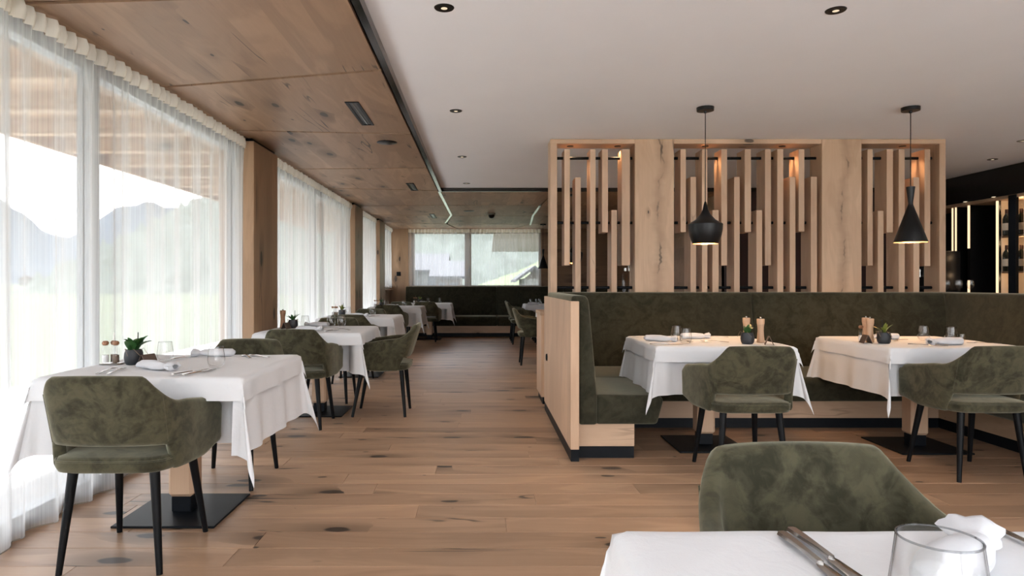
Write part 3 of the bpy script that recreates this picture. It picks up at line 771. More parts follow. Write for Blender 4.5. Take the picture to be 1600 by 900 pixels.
chair(-1.52, 6.68, 180, 'olive velvet armchair facing us across the second window table')
chair(-1.55, 7.98, 0, 'olive velvet armchair with its back to us at the third window table')
chair(-1.58, 9.12, 180, 'olive velvet armchair facing us across the third window table')
chair(-1.58, 11.45, 0, 'olive velvet armchair with its back to us at the fourth window table')
chair(-1.58, 12.68, 180, 'olive velvet armchair facing us across the fourth window table')
chair(-1.12, 13.48, 0, 'olive velvet armchair at the small table beside the rear bench')
chair(1.61, 4.13, 0, 'olive velvet armchair at the bench table under the rounded pendant')
chair(3.035, 4.14, 0, 'olive velvet armchair at the bench table under the cone pendant')
chair(.715, 1.165, 181, 'olive velvet armchair behind the cropped table with the two knives')
chair(.805, 9.67, -90, 'olive velvet armchair on the aisle just beyond the oak end panel')
chair(.84, 12.9, -90, 'olive velvet armchair in the far aisle, nearer of the pair by the pink-lit table')
chair(.84, 13.75, -90, 'olive velvet armchair in the far aisle closest to the rear bench')

# ================================================================== TABLES
TG = 'pedestal tables under white cloths'
def make_table():
    r = empty('pedestal_table', (0, 0, -20), 0, 'x', 'table', TG)
    box('tabletop', -.44, .44, -.44, .44, .725, .752, M['oak_x'], r, .003)
    p = box('pedestal', -.064, .064, -.064, .064, .09, .725, M['oak_z'], r, .016)
    box('pedestal_foot', -.05, .05, -.05, .05, .011, .09, M['blacksteel'], r, .004)
    box('base_plate', -.25, .25, -.25, .25, 0, .011, M['blacksteel'], r, .003)
    return r
proto_table = make_table(); tfirst = [True]
def drape(a, b, L, seed, z, amp=.012, push=(), lift=0.0, n=None):
    """square cloth hanging over a top of half sizes a, b; the four corners fall in loose folds"""
    rr = random.Random(seed); ph = [rr.uniform(0, 6.28) for _ in range(20)]
    nn = n or 56
    def one(u, h):  # nonlinear spacing: dense in the drop
        return u * (h + L)
    def fn(u, v):
        sx = one(2 * u - 1, a); sy = one(2 * v - 1, b)
        px, py = max(0, abs(sx) - a), max(0, abs(sy) - b); gx = 1 if sx >= 0 else -1; gy = 1 if sy >= 0 else -1
        bx, by = min(abs(sx), a) * gx, min(abs(sy), b) * gy
        ci = (0 if gx > 0 else 1) + (0 if gy > 0 else 2)
        if px == 0 and py == 0:
            return Vector((sx, sy, z + .0015 * math.sin(sx * 23 + ph[0]) * math.sin(sy * 19 + ph[1])))
        r = math.hypot(px, py); th = math.atan2(py, px)
        q = math.sin(2 * th)
        dl = R(3.5) + R(12) * q ** 1.2
        al = th + .42 * math.sin(4 * th) * (1 if q > 0 else 0) + .12 * math.sin(ph[2 + ci]) * q
        rnd = .010
        down = r * math.cos(dl); out = r * math.sin(dl)
        out += rnd * (1 - math.exp(-r / .012))
        # soft waves along the straight drops
        s = bx * 1.0 if py > px else by
        k = 4 * gy if py > px else 3 * gx
        wv = amp * (r / L) * (math.sin(s * 17 + ph[6] + k) + .6 * math.sin(s * 31 + ph[7] + 2 * k)) * (1 - q)
        out += wv
        return Vector((bx + gx * out * math.cos(al), by + gy * out * math.sin(al), z - max(0, down - .004)))
    mb = MB(); mb.grid(fn, nn, nn)
    # gather extra resolution is not needed; push the drop inward where a chair stands
    for q in mb.v:
        for side, c, hw, depth, zlim in push:
            if q.z > z - .02: continue
            wz = sm(z - .03, zlim, q.z) if zlim < z - .03 else 1
            if side == 'S' and q.y < -b + .12:
                k = 1 - sm(hw, hw + .07, abs(q.x - c)); q.y = lerp(q.y, max(q.y, -b + depth), k * wz)
            if side == 'N' and q.y > b - .12:
                k = 1 - sm(hw, hw + .07, abs(q.x - c)); q.y = lerp(q.y, min(q.y, b - depth), k * wz)
            if side == 'E' and q.x > a - .12:
                k = 1 - sm(hw, hw + .07, abs(q.y - c)); q.x = lerp(q.x, min(q.x, a - depth), k * wz)
            if side == 'W' and q.x < -a + .12:
                k = 1 - sm(hw, hw + .07, abs(q.y - c)); q.x = lerp(q.x, max(q.x, -a + depth), k * wz)
    return mb
def table(x, y_, name, a=.45, b=.45, seed=1, push=(), L=.345, top=True, rz=0):
    t = proto_table if tfirst[0] else dup(proto_table)
    tfirst[0] = False
    t.location = (x, y_, .001); t['label'] = 'oak pedestal table on a black steel plate, ' + name
    c = empty('tablecloth', (x, y_, 0), 0, 'white linen undercloth hanging low from ' + name.replace('the ', 'the ', 1), 'tablecloth', 'white linen undercloths')
    drape(a, b, L, seed, .756, .010, push).make('cloth', M['linen'], c, 60)
    c2 = empty('tablecloth', (x, y_, 0), 0, 'white linen top cloth with a short drop over ' + name, 'tablecloth', 'white linen top cloths')
    o = drape(a + .011, b + .011, .108, seed + 50, .761, .005, (), n=48).make('cloth', M['linen'], c2, 60)
    return t
N1, N2, N3, N4, N5 = ('first window table from the front', 'second window table from the front', 'third window table from the front', 'fourth window table from the front', 'small table beside the rear bench')
NA, NB, NF = 'bench table under the rounded pendant', 'bench table under the cone pendant', 'cropped table with two knives'
NC, ND = 'aisle table behind the oak end panel', 'far table with the warm-lit top'
table(-1.535, 3.42, N1, .45, .46, 1, [('S', .025, .33, .20, .70), ('N', .02, .33, .20, .70)])
table(-1.48, 6.06, N2, .44, .46, 2, [('S', 0, .33, .17, .70), ('N', 0, .33, .17, .70), ('E', -.04, .33, .10, .70)])
table(-1.54, 8.50, N3, .45, .47, 3, [('S', 0, .33, .20, .70), ('N', 0, .33, .10, .70)])
table(-1.54, 12.08, N4, .45, .45, 4, [('S', 0, .33, .06, .70), ('N', 0, .33, .1, .70)])
table(-1.10, 14.0, N5, .45, .45, 5, [('S', 0, .33, .16, .70)], L=.33)
table(1.63, 4.83, NA, .45, .43, 6, [('S', 0, .33, .02, .70)], L=.325)
table(3.145, 4.78, NB, .455, .46, 7, [('S', -.11, .33, .03, .70)], L=.325)
table(.70, .66, NF, .455, .455, 8, [('N', 0, .36, .20, .70)])
table(1.32, 9.67, NC, .45, .45, 9, [('W', 0, .33, .18, .70)])
table(1.34, 13.35, ND, .45, .45, 10, [('W', -.45, .33, .20, .70), ('W', .4, .33, .20, .70)])

# ================================================================== TABLE SETTINGS
ZT = .7625
def at_(o, x, y_, rz=0, z=ZT): o.location = (x, y_, z); o.rotation_euler = (0, 0, R(rz)); return o
def tumbler_mb(h=.105, r=.042, rr=.034):
    b = MB(); o = [(.0, .0), (.018, 0), (.031, .006), (r - .003, .022), (r, .042), (lerp(r, rr, .45), h * .68), (rr, h)]
    i = [(rr - .0014, h), (lerp(r, rr, .45) - .0014, h * .68), (r - .0016, .042), (r - .0055, .024), (.028, .012), (0, .009)]
    b.lathe(o + i, 28); return b
tum = tumbler_mb().make('tumbler', M['glass'], None, 50)
MB().tube([(.0336 * math.cos(a * PI / 18), .0336 * math.sin(a * PI / 18), .105) for a in range(37)], .0011, 6).make('rim', M['rimglass'], tum, 60)
tum.location = (0, 0, -20)
used = {}
def place(proto, key, x, y_, rz, label, cat, group, z=ZT, s=1.0):
    o = proto if key not in used else dup(proto)
    used[key] = 1
    at_(o, x, y_, rz, z); o.scale = (s, s, s); tag(o, label, cat, group); return o
GG = 'stemless water tumblers'
for x, y_, lab in [(-1.694, 3.533, 'clear stemless tumbler beside the potted plant on the ' + N1), (-1.312, 3.263, 'clear stemless tumbler at the open front corner of the ' + N1),
                   (-1.70, 6.36, 'clear tumbler next to the pot on the ' + N2), (-1.452, 6.38, 'clear tumbler, middle of three on the ' + N2), (-1.36, 6.42, 'clear tumbler nearest the aisle on the ' + N2),
                   (-1.76, 8.72, 'clear tumbler by the pot on the ' + N3), (-1.44, 8.74, 'clear tumbler in the middle of the ' + N3),
                   (-1.72, 11.95, 'clear tumbler by the pot on the ' + N4), (-1.42, 12.15, 'clear tumbler towards the aisle on the ' + N4),
                   (-1.14, 14.2, 'clear tumbler by the yellow-green plant on the ' + N5), (-.9, 14.3, 'clear tumbler near the aisle corner of the ' + N5),
                   (1.438, 4.857, 'clear tumbler further back of two on the ' + NA), (1.42, 4.58, 'clear tumbler further forward of two on the ' + NA),
                   (3.259, 4.857, 'clear tumbler behind the rolled napkin on the ' + NB), (3.385, 4.749, 'clear tumbler next to the small shot glass on the ' + NB),
                   (1.02, 13.5, 'clear tumbler on the aisle edge of the ' + ND), (1.12, 13.2, 'clear tumbler in the middle of the ' + ND), (1.2, 13.5, 'clear tumbler beside the divider post on the ' + ND)]:
    place(tum, 'tum', x, y_, 0, lab, 'glass', GG)
place(tum, 'tum', .517, .745, 0, 'large clear tumbler standing on the ' + NF, 'glass', GG, s=1.24)
place(tum, 'tum', 3.455, 4.74, 0, 'small shot glass on the ' + NB, 'glass', GG, s=.5)

def loft_flat(b, rows_, th=.002):
    """rows: (y, half width, z)"""
    n = len(rows_); v = []
    for y_, h, z in rows_: v += [(-h, y_, z), (h, y_, z), (h * .8, y_, z + th), (-h * .8, y_, z + th)]
    f = [(0, 1, 2, 3), tuple(4 * (n - 1) + i for i in (3, 2, 1, 0))]
    for i in range(n - 1):
        for j in range(4): f.append((4 * i + j, 4 * i + (j + 1) % 4, 4 * i + 4 + (j + 1) % 4, 4 * i + 4 + j))
    b.add(v, f)
kn = empty('table_knife', (0, 0, -20))
b = MB(); loft_flat(b, [(.118, .005, .002), (.115, .0088, .002), (.08, .0075, .003), (.03, .0052, .003), (0, .0055, .002)], .005); b.make('handle', M['steel'], kn, 50)
b = MB(); loft_flat(b, [(0, .0065, .002), (-.008, .0085, .002), (-.06, .0105, .002), (-.09, .009, .002), (-.107, .003, .002)], .0016); b.make('blade', M['steel'], kn, 50)
b = MB(); loft_flat(b, [(-.11, .009, .002), (-.07, .0065, .004), (-.02, .0042, .005), (.02, .004, .006), (.035, .011, .007), (.05, .0125, .005)], .0022)
for k in range(4):
    x = -.0105 + k * .007; b.box(x - .0014, x + .0014, .048, .095, .004, .006)
fork = b.make('fork', M['steel'], None, 50)
b = MB(); loft_flat(b, [(-.10, .008, .002), (-.06, .006, .004), (0, .0035, .006), (.03, .004, .006), (.045, .012, .004), (.065, .017, .002), (.085, .014, .003), (.094, .005, .004)], .0024)
spoon = b.make('spoon', M['steel'], None, 50)
def knife(x, y_, rz, lab, z=ZT + .002): return place(kn, 'kn', x, y_, rz, lab, 'knife', 'steel table knives', z)
def forkp(x, y_, rz, lab): return place(fork, 'fork', x, y_, rz, lab, 'fork', 'steel table forks', ZT + .002)
def spoonp(x, y_, rz, lab): return place(spoon, 'spoon', x, y_, rz, lab, 'spoon', 'steel spoons', ZT + .002)
forkp(-1.775, 3.13, 8, 'steel fork closer to the window on the ' + N1); forkp(-1.725, 3.12, 10, 'steel fork resting by the rolled napkin on the ' + N1)
knife(-1.315, 3.09, 163, 'steel knife closer to the tumbler on the ' + N1); knife(-1.36, 3.10, 158, 'steel knife closer to the napkin on the ' + N1)
knife(-1.665, 3.70, 165, 'steel knife behind the tumbler at the back of the ' + N1); spoonp(-1.33, 3.74, 30, 'steel spoon at the back corner of the ' + N1)
spoonp(-1.27, 3.77, 50, 'second steel spoon lying at the back corner of the ' + N1)
knife(-1.315, 5.82, 160, 'steel knife near the front edge of the ' + N2); forkp(-1.24, 5.95, 40, 'steel fork near the aisle edge of the ' + N2); spoonp(-1.42, 6.1, 80, 'steel spoon in the middle of the ' + N2)
knife(-1.35, 8.35, 150, 'steel knife on the ' + N3); forkp(-1.65, 8.25, 10, 'steel fork on the ' + N3)
knife(1.27, 4.50, 88, 'steel knife along the front edge of the ' + NA); spoonp(1.46, 4.74, 200, 'steel spoon beside the napkin on the ' + NA); spoonp(1.66, 4.70, 60, 'steel spoon in the middle of the ' + NA)
spoonp(1.80, 5.08, 80, 'steel spoon at the back of the ' + NA); forkp(1.20, 5.02, 75, 'steel fork at the back edge of the ' + NA)
knife(3.0, 4.42, 50, 'steel knife in front of the rolled napkin on the ' + NB); spoonp(3.06, 4.82, 120, 'steel spoon behind the plant on the ' + NB); forkp(3.47, 4.56, 75, 'steel fork at the bench side of the ' + NB)
knife(.5, .972, 2, 'steel knife, lower of the pair on the ' + NF); knife(.526, .99, 3, 'steel knife, upper of the pair on the ' + NF); forkp(.866, 1.01, 178, 'steel fork handle beside the napkin on the ' + NF)

def napkin(seed, Ln=.24, r=.026, flare=1.0):
    rr = random.Random(seed); ph = [rr.uniform(0, 6.28) for _ in range(6)]
    def fn(u, v):
        a = 2 * PI * v; s = (u - .5) * Ln
        rad = r * (1 + .10 * math.sin(3 * a + ph[0] + u * 4) + (.04 + .06 * sm(.78, .95, u)) * math.sin(7 * a + ph[1] - u * 5))
        prof = interp([(0, .35), (.06, .95), (.5, 1.05), (.72, .85), (.80, .52), (.88, .95 * flare), (.97, 1.15 * flare), (1, .5)], u)[0]
        rad *= prof
        return (rad * 1.25 * math.cos(a) + .006 * math.sin(u * 8 + ph[2]), s, max(.001, r * .78 + rad * .8 * math.sin(a)))
    mb = MB(); mb.grid(fn, 30, 24)
    o = mb.make('napkin', M['linen2'], None, 70); o.location = (0, 0, -20); return o
np1 = napkin(3)
def nap(x, y_, rz, lab, s=1.0): return place(np1, 'nap', x, y_, rz, lab, 'napkin', 'rolled white napkins', ZT, s)
nap(-1.575, 3.20, -115, 'white rolled napkin between forks and knives on the ' + N1); nap(-1.54, 3.79, 100, 'white rolled napkin at the back of the ' + N1)
nap(-1.60, 6.42, 100, 'white rolled napkin at the back of the ' + N2); nap(-1.52, 5.83, -95, 'white rolled napkin at the front of the ' + N2)
nap(-1.55, 8.35, -95, 'white rolled napkin on the ' + N3); nap(-1.62, 11.95, -95, 'white rolled napkin on the ' + N4); nap(-1.2, 13.95, -95, 'white rolled napkin on the ' + N5)
nap(1.30, 4.78, -115, 'white folded napkin beside the two tumblers on the ' + NA); nap(1.62, 5.0, -80, 'white rolled napkin behind the tumblers on the ' + NA)
nap(3.03, 4.96, 95, 'white rolled napkin behind the mills on the ' + NB); nap(3.17, 4.50, 103, 'white rolled napkin at the front of the ' + NB, 1.15)
nap(.69, .955, -46, 'white ruffled napkin behind the large tumbler on the ' + NF, 1.15)
nap(1.05, 13.2, -95, 'white rolled napkin on the ' + ND)

def leaf_mb(Lh, wd, tilt, az, curl=.3):
    M_ = Matrix.Rotation(az, 4, 'Z')
    def fn(u, v):
        w_ = wd * math.sin(PI * min(1, u * .92 + .08)) ** .7; x = (v - .5) * w_
        rad = Lh * u * math.sin(tilt + curl * u); z = Lh * u * math.cos(tilt + curl * u)
        return M_ @ Vector((rad - abs(x) * .0, x, z + abs(x) * .35))
    b = MB(); b.grid(fn, 8, 4); return b
def plant(seed, leafmat, n, Lh, wd, spread, stake=True, twigs=True):
    rr = random.Random(seed)
    r = empty('potted_plant', (0, 0, -20))
    MB().lathe([(0, 0), (.034, 0), (.042, .012), (.046, .035), (.044, .06), (.038, .078), (.035, .078), (.038, .06), (0, .06)], 22).make('pot', M['pot'], r, 50)
    MB().lathe([(0, .066), (.037, .064)], 14).make('soil', M['spice'], r)
    for i in range(n):
        az = i * 2.4 + rr.uniform(-.3, .3)
        o = leaf_mb(Lh * rr.uniform(.8, 1.15), wd, rr.uniform(.1, spread), az, rr.uniform(.15, .5)).make('leaf', M[leafmat], r, 60, (rr.uniform(-.006, .006), rr.uniform(-.006, .006), .062))
    if stake: MB().tube([(.012, .014, .06), (.014, .016, .165)], .0028, 6).make('stake', M['lampblack'], r)
    if twigs:
        b = MB()
        for i in range(5):
            a = rr.uniform(0, 6.28); b.tube([(.02 * math.cos(a), .02 * math.sin(a), .07), (.05 * math.cos(a), .05 * math.sin(a), .085), (.065 * math.cos(a + .5), .065 * math.sin(a + .5), .05)], .0014, 4)
        b.make('dry_roots', M['twig'], r)
    return r
pa = plant(5, 'leaf', 8, .098, .058, .6); pb = plant(9, 'leaf', 7, .10, .02, .75); pc = plant(14, 'leaf2', 8, .09, .024, .7); pd = plant(23, 'leaf', 7, .085, .04, .6, False)
PG = 'small plants in charcoal pots'
place(pa, 'pa', -1.792, 3.40, 0, 'broad-leaved green plant in a charcoal pot on the ' + N1, 'plant', PG)
place(pb, 'pb', -1.762, 6.17, 0, 'spiky dark green plant in a charcoal pot on the ' + N2, 'plant', PG)
place(pc, 'pc', -1.80, 8.52, 0, 'yellow-green spiky plant in a charcoal pot on the ' + N3, 'plant', PG)
place(pb, 'pb', -1.80, 11.9, 70, 'dark spiky potted plant on the ' + N4, 'plant', PG)
place(pc, 'pc', -1.32, 14.2, 80, 'yellow-green potted plant on the ' + N5, 'plant', PG)
place(pd, 'pd', 1.841, 4.56, 40, 'green leafy potted plant with dry roots on the ' + NA, 'plant', PG)
place(pc, 'pc', 2.81, 4.60, 160, 'narrow-leaved plant in a charcoal pot on the ' + NB, 'plant', PG)
place(pb, 'pb', 1.3, 9.65, 10, 'spiky plant in a charcoal pot on the ' + NC, 'plant', PG)

def mill(mat):
    r = empty('pepper_mill', (0, 0, -20))
    MB().lathe([(0, 0), (.026, 0), (.027, .01), (.023, .04), (.020, .085), (.021, .11), (.024, .13)], 22).make('body', M[mat], r, 50)
    MB().lathe([(.024, .131), (.0255, .137), (.0265, .165), (.024, .168), (0, .168)], 22).make('head', M[mat], r, 50)
    MB().lathe([(0, .168), (.005, .169), (.0065, .175), (.004, .18), (0, .181)], 12).make('finial', M['steel'], r, 50)
    return r
ml, md = mill('mill'), mill('mill_dark')
MG = 'wooden spice mills'
place(md, 'md', -1.845, 6.13, 0, 'walnut brown pepper mill beside the pot on the ' + N2, 'mill', MG)
place(ml, 'ml', 1.93, 4.80, 0, 'pale wooden mill further back of two on the ' + NA, 'mill', MG); place(ml, 'ml', 1.975, 4.66, 0, 'pale wooden mill further forward of two on the ' + NA, 'mill', MG)
place(ml, 'ml', 2.80, 4.80, 0, 'pale wooden mill further back of two on the ' + NB, 'mill', MG); place(ml, 'ml', 2.765, 4.69, 0, 'pale wooden mill by the menu stand on the ' + NB, 'mill', MG)

def cruet(mat, spout):
    r = empty('cruet_bottle', (0, 0, -20))
    MB().lathe([(0, 0), (.017, 0), (.0175, .003), (.0175, .075), (.012, .086), (.011, .094)], 18).make('bottle', M['glass'], r, 50)
    MB().lathe([(0, .003), (.0155, .003), (.0155, .042), (0, .042)], 16).make('filling', M[mat], r, 50)
    MB().lathe([(0, .09), (.012, .092), (.0165, .1), (.0165, .106), (.011, .114), (0, .115)], 16).make('stopper', M['mill_dark'], r, 50)
    if spout: MB().tube([(0, 0, .115), (0, 0, .155)], [.004, .0022], 8).make('spout', M['steel'], r)
    return r
ca, cb, cc_ = cruet('salt', False), cruet('spice', False), cruet('spice', True)
tray = box('cruet_tray', -.05, .05, -.035, .035, 0, .006, M['steel'], None, .002); tray.location = (0, 0, -20)
KG = 'glass cruet bottles'
for i, (x, y_, nm) in enumerate([(-1.915, 3.42, N1), (-1.90, 8.56, N3), (-1.885, 11.85, N4), (-1.42, 14.2, N5)]):
    place(tray, 'tray', x, y_, 0, 'small metal cruet tray on the ' + nm, 'tray', 'metal cruet trays')
    place(ca, 'ca', x - .028, y_ - .012, 0, 'stoppered glass cruet of white salt on the ' + nm, 'cruet', KG, ZT + .0065)
    place(cb, 'cb', x + .026, y_ - .012, 0, 'stoppered glass cruet of dark spice on the ' + nm, 'cruet', KG, ZT + .0065)
    place(cc_, 'cc', x, y_ + .017, 0, 'glass cruet with a tall pouring spout on the ' + nm, 'cruet', KG, ZT + .0065)
place(ca, 'ca', 2.75, 4.775, 0, 'stoppered glass cruet between the two mills on the ' + NB, 'cruet', KG)

def stand():
    b = MB()
    for s_ in (-1, 1):
        b.box(-.045, .045, -.0012, .0012, 0, .062, 0, Matrix.Translation((0, s_ * .028, 0)) @ Matrix.Rotation(s_ * R(24), 4, 'X'))
    o = b.make('menu_stand', M['leather']); o.location = (0, 0, -20); return o
st = stand()
for x, y_, rz, nm in [(-1.70, 3.36, 75, N1), (-1.80, 6.08, 75, N2), (1.965, 4.50, 70, NA), (2.70, 4.63, 80, NB)]:
    place(st, 'st', x, y_, rz, 'small folded brown leather menu stand on the ' + nm, 'menu stand', 'folded menu stands')

# ================================================================== PENDANTS
def pendant(kind, label, x, y_, zc, zb, lit=True):
    r = empty('pendant_lamp', (x, y_, 0), 0, label, 'lamp', 'black pendant lamps')
    if kind == 'round':
        top = zb + .325
        prof = [(.006, top), (.012, top - .02), (.02, top - .06), (.04, top - .10), (.075, top - .14), (.122, top - .168), (.130, top - .176), (.128, top - .215), (.118, top - .265), (.103, top - .305), (.095, zb)]
    else:
        top = zb + .43
        prof = [(.02, top), (.031, top - .002), (.024, top - .06), (.016, top - .13), (.019, top - .145), (.055, zb + .18), (.115, zb + .004), (.115, zb)]
    MB().lathe(prof, 32, None, False, False).make('shade', M['lampblack'], r, 35)
    inn = [(max(.004, a - .003), b_ - (.003 if b_ > zb + .001 else 0)) for a, b_ in prof]
    n = 32; v = []; f = []
    for a, z in inn:
        for i in range(n): t = 2 * PI * i / n; v.append((a * math.cos(t), a * math.sin(t), z))
    for j in range(len(inn) - 1):
        for i in range(n): f.append((j * n + i, (j + 1) * n + i, (j + 1) * n + (i + 1) % n, j * n + (i + 1) % n))
    link_mesh('shade_lining', v, f, M['brass'], r, 35)
    MB().tube([(0, 0, top - .01), (0, 0, zc - .03)], .0035, 8).make('cord', M['lampblack'], r, 40)
    MB().lathe([(.0, zc - .047), (.01, zc - .045), (.012, zc - .03), (.064, zc - .028), (.066, zc - .001), (0, zc - .001)], 28).make('ceiling_rose', M['lampblack'], r, 35)
    bz = zb + .13
    if lit: MB().lathe([(0, bz - .03), (.018, bz - .022), (.026, bz), (.02, bz + .02), (.008, bz + .04)], 18).make('bulb', M['bulb'], r, 50)
    if lit:
        ld = bpy.data.lights.new('pendant_bulb_light', 'POINT'); ld.energy = PENDANT_W; ld.color = (1, .6, .3); ld.shadow_soft_size = .03
        o = bpy.data.objects.new('pendant_bulb_light', ld); C.objects.link(o); o.location = (x, y_, zb + .055)
pendant('round', 'black pendant with a rounded kettle-shaped shade on a long cord over the bench table', 1.73, 5.09, ZW, 1.487)
pendant('cone', 'black pendant with a tall cone shade in front of the divider beside the wine cabinet', 3.315, 5.09, ZW, 1.498)
pendant('cone', 'small distant black cone pendant beside the rear window curtain', 1.36, 14.5, ZC, 1.505, False)
pendant('round', 'black pendant glimpsed between the slats of the divider', 1.36, 9.67, ZC, 1.48)

# ================================================================== CEILING FITTINGS
for x, y_, lab in [(-.183, 3.25, 'recessed black downlight in the white ceiling near the top edge above the aisle'), (1.764, 3.28, 'recessed black downlight in the white ceiling over the chair with the cropped table'),
                   (-.2, 5.19, 'recessed downlight in the white ceiling, second along the black ceiling edge'), (-.206, 7.07, 'recessed downlight in the white ceiling, last before its far black edge'),
                   (-.2, 8.95, 'recessed downlight close to the far black edge of the white ceiling'),
                   (5.6, 7.22, 'recessed downlight in the white ceiling over the wine cabinet passage'), (5.16, 6.28, 'recessed downlight cut by the picture edge above the bench corner')]:
    r = empty('downlight', (x, y_, ZW), 0, lab, 'downlight', 'recessed ceiling downlights')
    MB().lathe([(.047, -.004), (.05, 0), (.047, .0)], 24).make('trim_ring', M['lampblack'], r, 40)
    MB().lathe([(0, -.0015), (.046, -.0035)], 24).make('reflector', M['twig'], r, 40)
    MB().lathe([(.0, -.0038), (.016, -.0042)], 16).make('lens', M['dlight'], r)
    spot((x, y_, ZW - .02), DOWNLIGHT_W, (1, .93, .86), 130, .8, .05)
for y0, y1, lab in [(4.75, 5.44, 'slotted black ceiling vent in the oak panel before the round speaker'), (8.6, 9.27, 'slotted ceiling vent in the oak panel beside the white ceiling corner'), (12.4, 13.2, 'slotted ceiling vent in the oak panel near the kinked metal joint')]:
    r = empty('ceiling_vent', (-.935, y0, ZC), 0, lab, 'vent', 'slot vents in the oak ceiling')
    box('frame', -.05, -.028, 0, y1 - y0, -.006, .001, M['blacksteel'], r); box('frame', .028, .05, 0, y1 - y0, -.006, .001, M['blacksteel'], r)
    box('frame', -.028, .028, 0, .02, -.006, .001, M['blacksteel'], r); box('frame', -.028, .028, y1 - y0 - .02, y1 - y0, -.006, .001, M['blacksteel'], r)
    box('slot', -.028, .028, .02, y1 - y0 - .02, -.001, .001, M['lampblack'], r); box('fin', -.002, .002, .02, y1 - y0 - .02, -.005, .001, M['alu'], r)
for x, y_, rad, lab in [(-.875, 6.12, .095, 'round black ceiling speaker in the oak panel before the first column'), (-.22, 11.9, .10, 'round black ceiling speaker in the rear oak ceiling')]:
    r = empty('ceiling_speaker', (x, y_, ZC), 0, lab, 'speaker', 'round ceiling speakers')
    MB().lathe([(rad - .008, -.006), (rad, -.002), (rad, 0)], 32).make('rim', M['lampblack'], r, 40)
    MB().lathe([(0, -.004), (rad - .008, -.004)], 32).make('grille', M['blacksteel'], r)
dm = empty('dome_camera', (.19, 12.3, ZC), 0, 'small black dome camera under the rear oak ceiling', 'camera')
MB().lathe([(.075, 0), (.075, -.025), (.06, -.03)], 24).make('housing', M['render'], dm, 40)
MB().lathe([(.06, -.03), (.058, -.055), (.04, -.085), (.0, -.095)], 24).make('dome', M['lampblack'], dm, 60)

# ================================================================== WINE CABINET ON THE RIGHT
XC = 6.06
cab = empty('wine_cabinet', (XC, 6.6, 0), 0, 'black built-in wine cabinet with vertical light strips beyond the divider', 'cabinet')
def cb_(name, *a, m=M['dark'], bev=0): return PB(box(name, *a, m, cab, bev), cab)
cb_('header', XC, 6.58, 6.4, 9.39, 2.198, ZW - .002)
cb_('back_panel', 6.54, 6.58, 6.4, 9.39, 0, 2.198)
cb_('plinth', XC + .02, 6.54, 6.4, 9.39, 0, .1)
cb_('canopy_board', XC + .01, 6.54, 6.4, 9.39, 2.16, 2.197, m=M['oak_y'])
ys = [6.55, 6.98, 7.387, 7.79, 8.245, 8.47, 8.53]
for y_ in ys[1:]:
    cb_('divider', XC + .05, 6.54, y_ + .015, y_ + .035, .1, 2.16, m=M['glowback'] if y_ < 8 else M['dark'])
    hw = .011 if y_ < 8.4 else .005
    z0 = 1.62 if y_ == 8.245 else .1
    o = cb_('light_strip', XC + .03, XC + .045, y_ - hw, y_ + hw, z0, 2.155, m=M['led'])
    if y_ == 8.245: cb_('light_strip', XC + .03, XC + .045, y_ - .011, y_ + .011, .1, 1.22, m=M['led'])
    cb_('strip_profile', XC + .045, XC + .07, y_ - .016, y_ + .016, .1, 2.16)
    if y_ < 8:
        for zs in (1.30, 1.72):
            cb_('shelf', XC + .1, 6.54, y_ - .37, y_ + .01, zs, zs + .022, m=M['oak_y'])
        cb_('shelf_back', 6.50, 6.54, y_ - .37, y_ + .01, .1, 2.16, m=M['glowback'])
        cb_('back_light_strip', 6.47, 6.495, y_ - .01, y_ + .012, .1, 2.15, m=M['led'])
        for zl in (1.24, 1.66, 2.1):
            ld = bpy.data.lights.new('shelf_light', 'POINT'); ld.energy = 0.28; ld.color = (1, .66, .36); ld.shadow_soft_size = .02
            lo = bpy.data.objects.new('shelf_light', ld); C.objects.link(lo); lo.location = (6.22, y_ - .2, zl)
cb_('door_stile', XC - .005, XC + .03, 7.47, 7.575, .1, 2.19, m=M['blacksteel'])
cb_('door_stile', XC - .005, XC + .03, 6.65, 6.74, .1, 2.19, m=M['blacksteel'])
pf = cb_('glass_door', XC + .005, XC + .012, 6.74, 7.47, .1, 2.19, m=M['pane'])
for y_ in (7.79, 8.245): PB(MB().lathe([(0, -.003), (.025, 0), (.025, .004)], 14, Matrix.Translation((XC - .0, y_, 2.2))).make('spotlight', M['dlight'], cab), cab)
wb_ = MB()
bt = empty('wine_bottle', (0, 0, -20))
MB().lathe([(0, 0), (.036, 0), (.038, .006), (.038, .19), (.032, .22), (.015, .25), (.0145, .30), (0, .302)], 18).make('glass_body', M['bottle'], bt, 50)
MB().lathe([(.0385, .06), (.0388, .062), (.0388, .14), (.0385, .142)], 18).make('label', M['label'], bt, 50)
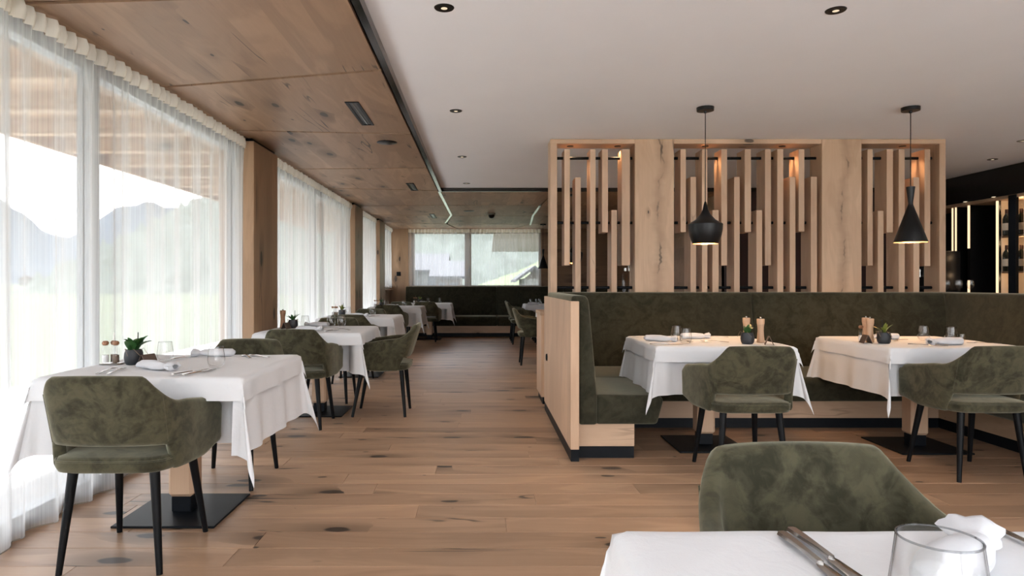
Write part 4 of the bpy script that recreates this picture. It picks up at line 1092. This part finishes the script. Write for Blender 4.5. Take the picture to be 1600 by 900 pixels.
MB().lathe([(.0155, .255), (.0157, .305), (0, .306)], 14).make('capsule', M['maroon'], bt, 50)
for bi, yb in enumerate((7.387, 7.79)):
    for si, zs in enumerate((1.322, 1.742)):
        for k in range(3):
            nm = ('highest', 'lower')[1 - si]
            place(bt, 'bt', 6.16 + .09 * k, yb - .06 - .10 * (k % 2), 0, 'dark wine bottle, %s in the row on the %s shelf of the %s cabinet bay' % (('first', 'second', 'third')[k], 'upper' if si else 'lower', ('outer', 'inner')[bi]), 'bottle', 'wine bottles on the %s cabinet shelf' % ('upper' if si else 'lower'), zs + .001)
cm_ = empty('coffee_machine', (XC + .2, 8.2, 0), 0, 'black coffee machine standing in front of a light strip in the bar', 'coffee machine')
box('bar_top', -.2, .3, -.30, .30, .0, 1.02, M['dark'], cm_) if False else None
ct = empty('bar_counter', (5.72, 8.1, 0), 0, 'black bar counter below the light strips beyond the divider', 'counter')
box('body', -.25, .25, -.55, .75, 0, .98, M['dark'], ct, .003); box('worktop', -.28, .28, -.58, .78, .98, 1.02, M['blacksteel'], ct, .004)
cm_.location = (5.72, 8.30, 1.021)
box('housing', -.18, .18, -.2, .2, .06, .56, M['dark'], cm_, .02, seg=2); box('drip_tray', -.22, .16, -.19, .19, 0, .06, M['blacksteel'], cm_, .006)
box('display', -.185, -.18, -.12, .12, .40, .44, M['label'], cm_); MB().tube([(-.2, 0, .34), (-.2, 0, .24)], .018, 10).make('spout', M['steel'], cm_, 40)
wg = MB().lathe([(0, 0), (.03, 0), (.03, .003), (.005, .01), (.004, .08), (.03, .11), (.036, .15), (.03, .2), (.0285, .2), (.034, .15), (.028, .112), (0, .085)], 18).make('wine_glass', M['glass'], None, 50)
for k, (x, y_, nm) in enumerate([(5.62, 7.95, 'first'), (5.7, 7.86, 'second'), (5.62, 7.77, 'third'), (5.7, 7.68, 'fourth')]):
    place(wg, 'wg', x, y_, 0, 'stemmed wine glass on the bar counter, %s from the coffee machine' % nm, 'wine glass', 'wine glasses on the bar counter', 1.0215)
